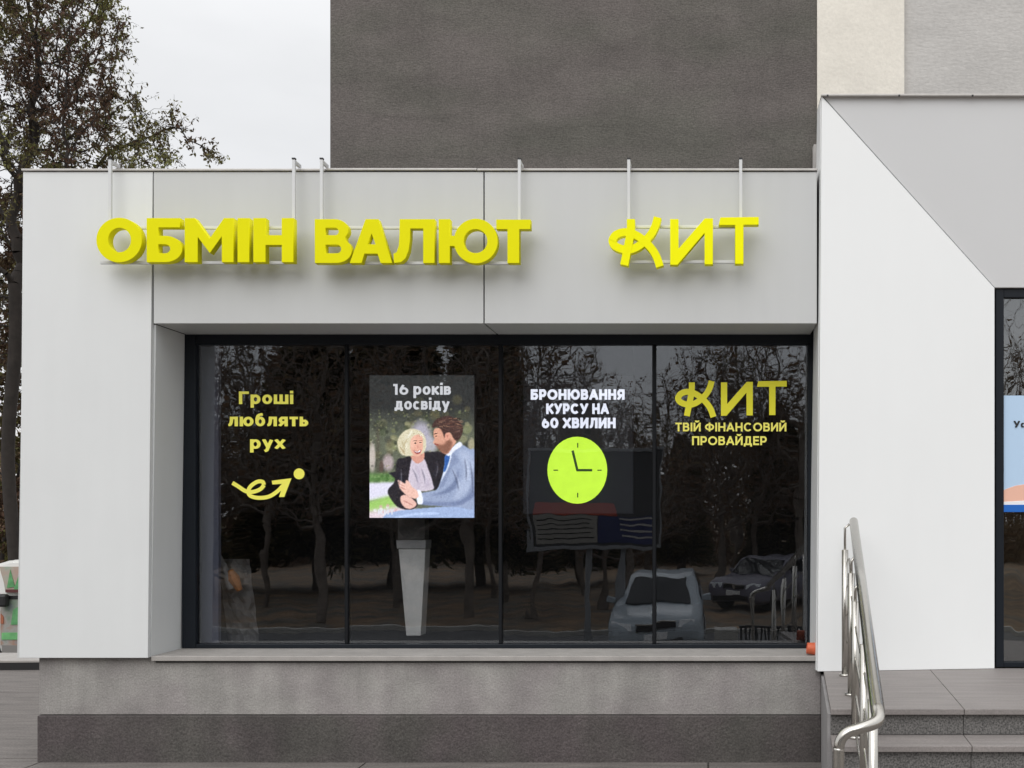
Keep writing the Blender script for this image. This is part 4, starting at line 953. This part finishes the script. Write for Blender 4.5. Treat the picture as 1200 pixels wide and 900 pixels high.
for i, (x, y, s) in enumerate([(-14, -24, 1.05), (-11, -24, 1.1), (-17.5, -18, 1), (-8.2, -25, .95), (2.8, -26, .62), (5.6, -27, .75), (-21, -26, 1.1), (-5.4, -29, .7), (-1, -33, .55), (9.5, -28, .8)]):
    o = CF if i == 0 else copy_tree(CF); o.location = (x, y, -1.04); o.rotation_euler = (0, 0, i * 1.3); o.scale = (s, s, s); CONS.append(o)
ORD = ['leftmost', 'second', 'third', 'fourth', 'fifth', 'sixth', 'seventh', 'eighth', 'ninth']
def pane_of(o):
    px = VX + o.location.x * F / (14.8 - o.location.y)
    for lim, nm in ((0, 'left of the shop window'), (229, 'beyond the left window frame'), (405, 'in the arrow logo pane'), (586, 'in the couple screen pane'), (766, 'in the clock pane'), (950, 'in the yellow logo pane')):
        if px < lim: return nm, px
    return 'right of the window glass', px
for lst, kind in ((TREES, 'bare tree across the road'), (CONS, 'dark evergreen across the road')):
    by = {}
    for o in lst: nm, px = pane_of(o); by.setdefault(nm, []).append((px, o))
    for nm, l in by.items():
        for i, (px, o) in enumerate(sorted(l, key=lambda q: q[0])):
            o['label'] = (ORD[i] + ' ' if len(l) > 1 else 'only ') + kind + ' ' + 'mirrored ' + nm + (' from the left' if len(l) > 1 and i else '')
# far wood behind them
rs = np.random.RandomState(2); n = 90000
c = np.stack([rs.uniform(-60, 45, n), rs.uniform(-52, -40, n), rs.uniform(0, 1, n) ** 1.3], 1); c[:, 2] = -1 + c[:, 2] * (6.2 + 1.6 * np.sin(c[:, 0] * .35) + 1.0 * np.sin(c[:, 0] * .9 + 1))
ax = rs.normal(size=c.shape) + (0, 0, .8); ax /= np.linalg.norm(ax, axis=1)[:, None]; sd_ = np.cross(ax, rs.normal(size=c.shape)); sd_ /= np.linalg.norm(sd_, axis=1)[:, None]
v = np.stack([c, c + ax * .3 + sd_ * .06, c + ax * .7, c + ax * .3 - sd_ * .06], 1).reshape(-1, 3); kk = np.arange(n) * 4
tag(link('far_wood', mesh_np('far_wood', v, np.stack([kk, kk + 1, kk + 2, kk + 3], 1), tint=np.repeat(rs.uniform(0, .8, n), 4)), M['leaf_brown']), 'brown far-off wood beyond the park, mirrored in the glass', 'wood', kind='stuff')

fw = bpy.data.objects['far_wood'].copy(); COL.objects.link(fw); fw.location = (-48, 100, -.2); fw.scale = (1, 1, 1.25)
fw['label'] = 'brown far-off wood standing beyond the van at the left edge'
# ------------------------------------------------------------------ vehicles
def puff(bm, prof, hw, layers, zb_=None, k=0, mi=0):
    """prof: closed (y,z) outline; layers: (fraction of half width, scale of outline toward centre)"""
    cy = (min(p[0] for p in prof) + max(p[0] for p in prof)) / 2; cz = (min(p[1] for p in prof) + max(p[1] for p in prof)) / 2; rings = []
    for fx, sc in layers:
        rg = []
        for y, z in prof:
            zz = cz + (z - cz) * sc; yy = cy + (y - cy) * (1 - (1 - sc) * .7)
            inset = (1 - k * max(0, zz - zb_)) if zb_ is not None else 1
            rg.append(bm.verts.new((fx * hw * inset, yy, zz)))
        rings.append(rg)
    for a, b in zip(rings, rings[1:]):
        for i in range(len(a)): bm.faces.new((a[i], a[(i + 1) % len(a)], b[(i + 1) % len(a)], b[i]))
    bm.faces.new(rings[0]); bm.faces.new(rings[-1][::-1])
LAY = [(-1, .9), (-.97, .96), (-.85, 1), (-.4, 1.0), (0, 1), (.4, 1.0), (.85, 1), (.97, .96), (1, .9)]
def wheel(parent, x, y, r, sgn):
    bm = bmesh.new(); tube(bm, [(x - .1, y, r), (x + .1, y, r)], r, 26); w_ = bmobj('wheel', bm, M['black'], parent, smooth=False)
    bm = bmesh.new(); tube(bm, [(x + sgn * .09, y, r), (x + sgn * .108, y, r)], r * .62, 20); bmobj('rim', bm, M['rod'], w_)
def car(name, label, paint, L_=4.4, wd=1.75, h=1.46):
    """built nose toward +Y at the origin, wheels on z=0"""
    t = empty(name, (0, 0, 0), label, 'car'); hw = wd / 2; f, r = L_ / 2, -L_ / 2
    bm = bmesh.new()
    body = [(f - .02, .30), (f, .45), (f - .02, .62), (f - .12, .74), (f - .5, .86), (f - 1.05, .95), (r + .3, 1.0), (r + .05, .95), (r, .6), (r + .05, .3), (r + .7, .2), (f - .5, .2)]
    puff(bm, body, hw, LAY); bmobj('body', bm, paint, t, smooth=True)
    bm = bmesh.new(); cab = [(f - 1.0, .93), (f - 1.75, h - .06), (f - 2.1, h), (r + 1.0, h), (r + .55, h - .08), (r + .15, .96)]
    puff(bm, cab, hw * .96, LAY, .93, .28); bmobj('cabin', bm, paint, t)
    def quad(nm, p, m, th=.012):
        bm = bmesh.new(); vs_ = [bm.verts.new(q) for q in p]; fa = bm.faces.new(vs_); bmesh.ops.solidify(bm, geom=[fa], thickness=th); return bmobj(nm, bm, m, t)
    dk = M['carglass_dark']
    s0, s1 = hw * .84, hw * .68
    quad('windscreen', [(-s0, f - 1.03, .965), (s0, f - 1.03, .965), (s1, f - 1.72, h - .06), (-s1, f - 1.72, h - .06)], dk)
    quad('rear_window', [(-s0, r + .2, 1.02), (s0, r + .2, 1.02), (s1, r + .56, h - .08), (-s1, r + .56, h - .08)], dk)
    for s in (-1, 1):
        xa, xb = s * (hw * .96 + .004), s * (hw * .84 + .006)
        quad('side_window', [(xa, f - 1.25, 1.0), (xa, r + 1.9, 1.0), (xb, r + 1.9, h - .08), (xb, f - 1.85, h - .08)], dk)
        quad('side_window', [(xa, r + 1.8, 1.0), (xa, r + .5, 1.02), (xb, r + .8, h - .1), (xb, r + 1.8, h - .08)], dk)
        for y in (f - .85, r + .85): wheel(t, s * (hw - .09), y, .31, s)
        bm = bmesh.new(); hexa(bm, [(s * hw * .58, f + .01, .60), (s * hw * .93, f - .08, .60), (s * hw * .93, f - .26, .60), (s * hw * .58, f - .2, .60), (s * hw * .6, f - .04, .73), (s * hw * .93, f - .14, .75), (s * hw * .93, f - .3, .75), (s * hw * .6, f - .22, .73)], .01); bmobj('headlight', bm, M['lamp'], t)
        bm = bmesh.new(); hexa(bm, [(s * (hw - .02), f - 1.35, .98), (s * (hw + .17), f - 1.35, 1.0), (s * (hw + .17), f - 1.25, 1.0), (s * (hw - .02), f - 1.25, .98), (s * (hw - .02), f - 1.35, 1.08), (s * (hw + .16), f - 1.35, 1.12), (s * (hw + .16), f - 1.25, 1.12), (s * (hw - .02), f - 1.25, 1.08)], .02); bmobj('mirror', bm, paint, t)
    bm = bmesh.new(); addbox(bm, -.42, .42, f - .12, f + .012, .60, .70, .01); gr = bmobj('grille', bm, M['black'], t)
    bm = bmesh.new(); addbox(bm, -.44, .44, f - .1, f + .02, .705, .725, .004); bmobj('chrome_bar', bm, M['steel'], gr)
    bm = bmesh.new(); tube(bm, [(0, f, .65), (0, f + .024, .65)], .055, 18); bmobj('badge', bm, M['steel'], gr)
    bm = bmesh.new(); addbox(bm, -.62, .62, f - .1, f + .01, .30, .42, .02); bmobj('air_intake', bm, M['black'], t)
    bm = bmesh.new(); addbox(bm, -.26, .26, f + .002, f + .02, .44, .55, .004); bmobj('number_plate', bm, M['panel_white'], t)
    return t
M['carglass_dark'] = mat('dark_car_glass', (.02, .025, .03), .06, spec=.8)
M['lamp'] = mat('headlight_lens', (.75, .78, .8), .1, spec=.8)
c1 = car('parked_car', 'pale blue-grey car parked nose-on across the road, mirrored in the glass', mat('pale_blue_paint', (.36, .41, .45), .25))
c1.location = (WX(766, 19), -4.2 - 2.2, -.99); 
c2 = car('parked_car', 'white and violet car parked further off, mirrored in the right pane', mat('white_violet_paint', (.16, .155, .20), .3))
c2.location = (WX(912, 31), -16.5, -1.03); c2.rotation_euler = (0, 0, R(35))

box('kerb', -40, 40, -9.2, -9.05, -1.05, -.90, M['concrete'], None, .01)['kind'] = 'structure'
# van at the left edge
van = empty('parked_van', (WX(-62, 19) + 2.5, 19.9, -1.2), 'silver minivan with green and red picture decals at the left edge', 'van')
vx0 = WX(-84, 19)      # nose faces left (-X); built along X
zg = -1.2
def vp(l): return [(vx0 + x, zg + z) for x, z in l]
silver = mat('silver_van_paint', (.50, .50, .48), .3, var=.04, vscale=3)
def vslab(nm, pts, y0, y1, m, parent=van, bev=0):
    bm = bmesh.new(); prism(bm, vp(pts), y0, y1)
    if bev: bmesh.ops.bevel(bm, geom=bm.edges[:], offset=bev, segments=2, affect='EDGES')
    return bmobj(nm, bm, m, parent)
vb = [(0.02, .35), (0, .7), (.1, 1.0), (.35, 1.2), (.6, 1.36), (4.9, 1.4), (4.95, .7), (4.9, .32)]
vslab('body', vb, 19.0, 20.75, silver, bev=.05)
cabn = [(.62, 1.34), (.92, 1.72), (1.1, 1.9), (1.4, 1.99), (4.7, 1.99), (4.88, 1.38)]
vslab('cabin', cabn, 19.06, 20.69, mat('white_van_roof', (.75, .75, .73), .3), bev=.05)
def decal(name, cols, sc):
    m = bpy.data.materials.new(name); m.use_nodes = True; n = m.node_tree; b = n.nodes['Principled BSDF']; b.inputs['Roughness'].default_value = .25
    t = n.nodes.new('ShaderNodeTexCoord'); no = n.nodes.new('ShaderNodeTexNoise'); no.inputs['Scale'].default_value = sc; no.inputs['Detail'].default_value = 3
    r = n.nodes.new('ShaderNodeValToRGB'); r.color_ramp.interpolation = 'LINEAR'; e = r.color_ramp.elements
    e[0].position = .32; e[0].color = (*cols[0], 1); e[1].position = .7; e[1].color = (*cols[-1], 1)
    for i, c in enumerate(cols[1:-1]): q = e.new(.32 + .38 * (i + 1) / (len(cols) - 1)); q.color = (*c, 1)
    n.links.new(t.outputs['Object'], no.inputs['Vector']); n.links.new(no.outputs[0], r.inputs[0]); n.links.new(r.outputs[0], b.inputs['Base Color']); return m
DW = decal('window_picture', [(.36, .44, .38), (.30, .40, .32), (.42, .38, .32), (.44, .32, .27), (.34, .38, .40)], 2.2)
DB = decal('body_picture', [(.24, .26, .30), (.22, .28, .22), (.34, .33, .31), (.34, .22, .17), (.25, .26, .27)], 2.6)
vslab('side_window', [(1.33, 1.42), (1.30, 1.6), (1.22, 1.87), (2.35, 1.88), (2.35, 1.42)], 19.03, 19.055, DW)
vslab('side_window', [(2.42, 1.42), (2.42, 1.88), (4.6, 1.88), (4.7, 1.42)], 19.03, 19.055, DW)
vslab('windscreen', [(.66, 1.37), (1.0, 1.8), (1.05, 1.8), (.72, 1.37)], 19.15, 20.6, M['carglass_dark'])
GRN = mat('printed_leaf_green', (.12, .33, .14), .3, var=.3, vscale=8)
wi = [o for o in van.children if o.name.startswith('side_window')][0]
for pts in ([(1.36, 1.5), (1.42, 1.82), (1.5, 1.52)], [(1.48, 1.47), (1.56, 1.7), (1.62, 1.48)], [(1.6, 1.5), (1.68, 1.62), (1.72, 1.5)]): vslab('printed_leaf', pts, 19.018, 19.028, GRN, wi)
vslab('printed_band', [(1.34, 1.42), (1.34, 1.475), (2.35, 1.475), (2.35, 1.42)], 19.012, 19.017, mat('maroon_print', (.10, .03, .03), .4), wi)
dr = vslab('door', [(1.27, .5), (1.27, 1.36), (2.38, 1.36), (2.38, .5)], 18.985, 18.998, DB)
vslab('door_stripe', [(1.3, .60), (1.3, .72), (2.38, .74), (2.38, .60)], 18.972, 18.983, mat('green_stripe', (.16, .42, .17), .3, var=.2, vscale=6), dr)
vslab('door_stripe', [(1.27, 1.31), (1.27, 1.37), (2.38, 1.37), (2.38, 1.31)], 18.972, 18.983, M['black'], dr)
vslab('printed_leaf', [(1.46, .86), (1.5, 1.12), (1.62, 1.2), (2.0, 1.12), (1.95, .88)], 18.972, 18.983, GRN, dr)
vslab('printed_band', [(1.28, .88), (1.28, 1.06), (1.33, 1.0), (1.33, .88)], 18.972, 18.983, mat('rust_print', (.38, .13, .07), .4), dr)
bm = bmesh.new(); addbox(bm, vx0 + 1.3, vx0 + 1.46, 18.82, 18.96, zg + 1.18, zg + 1.4, .04); bmobj('mirror', bm, M['black'], van)
vslab('sill_trim', [(1.3, .28), (1.3, .5), (3.6, .5), (3.6, .28)], 18.98, 18.998, mat('grey_trim', (.2, .19, .18), .6), van)
for x in (.95, 4.0):
    for y in (19.08, 20.67):
        bm = bmesh.new(); tube(bm, [(vx0 + x, y - .1, zg + .33), (vx0 + x, y + .1, zg + .33)], .33, 28); w_ = bmobj('wheel', bm, M['black'], van)
        bm = bmesh.new(); s_ = -1 if y < 20 else 1; tube(bm, [(vx0 + x, y + s_ * .09, zg + .33), (vx0 + x, y + s_ * .108, zg + .33)], .2, 20); bmobj('rim', bm, M['rod'], w_)

# ------------------------------------------------------------------ street things mirrored in the glass
def MX(px, Y): return WX(px, 14.8 - Y)
def MZ(py, Y): return WZ(py, 14.8 - Y)
YK = -5.4
M['bfr'] = mat('billboard_frame_grey', (.26, .27, .28), .5)
bb = empty('billboard', (MX(690, YK), YK, -1.0), 'roadside billboard with red, cream and navy blocks, mirrored behind the clock', 'billboard')
xa, xb, za, zb2 = MX(616, YK), MX(775, YK), MZ(640, YK), MZ(525, YK)
box('board', xa, xb, YK - .25, YK, za, zb2, mat('billboard_grey', (.07, .072, .075), .6), bb, .01)
box('board_frame', xa - .05, xb + .05, YK + .002, YK + .03, zb2 - .03, zb2 + .03, M['bfr'], bb, .005)
box('board_frame', xa - .05, xb + .05, YK + .002, YK + .03, za - .04, za + .03, M['bfr'], bb, .005)
for x in (xa - .05, xb): box('board_frame', x + .01, x + .04, YK + .002, YK + .03, za + .032, zb2 - .032, M['bfr'], bb, .005)
xm = xa + (xb - xa) * .5
box('printed_panel', xa + .06, xm, YK + .002, YK + .02, za + .08, za + .62, mat('board_cream', (.30, .29, .26), .5), bb)
box('printed_panel', xa + .06, xm + .3, YK + .002, YK + .018, za + .63, za + .86, mat('board_red', (.45, .08, .05), .5), bb)
box('printed_panel', xm + .02, xb - .06, YK + .002, YK + .02, za + .08, za + .62, mat('board_navy', (.03, .04, .12), .5), bb)
for i in range(5): box('text_line', xa + .12, xm - .1 - .06 * (i % 2), YK + .022, YK + .026, za + .16 + i * .09, za + .178 + i * .09, M['black'], bb)
for i in range(4): box('text_line', xm + .35, xb - .1 - .05 * (i % 2), YK + .022, YK + .026, za + .2 + i * .12, za + .235 + i * .12, M['coping'], bb)
for px in (683, 718): box('leg', MX(px, YK) - .05, MX(px, YK) + .05, YK - .18, YK - .08, -1.04, za, M['bfr'], bb)
YN = -2.6
fen = empty('street_railing', (MX(905, YN), YN, -.7), 'low black slatted railing on the forecourt, mirrored at the right pane foot', 'railing')
xa, xb = MX(868, YN), MX(985, YN); zlo, zhi = -.72, MZ(733, YN)
for z in (zlo + .08, zhi): box('rail', xa, xb, YN - .02, YN + .02, z - .02, z + .02, M['black'], fen, .004)
k = 0
while xa + k * .07 < xb - .03:
    box('slat', xa + k * .07 + .01, xa + k * .07 + .045, YN - .012, YN + .012, zlo - .02, zhi - .022, M['black'], fen); k += 1
box('concrete_planter', MX(838, YN), MX(866, YN), YN - .25, YN + .2, -.8, MZ(735, YN), M['concrete'], None, .015).update_tag()
o = bpy.data.objects['concrete_planter']; tag(o, 'small pale concrete block at the railing end, mirrored in the glass', 'block')
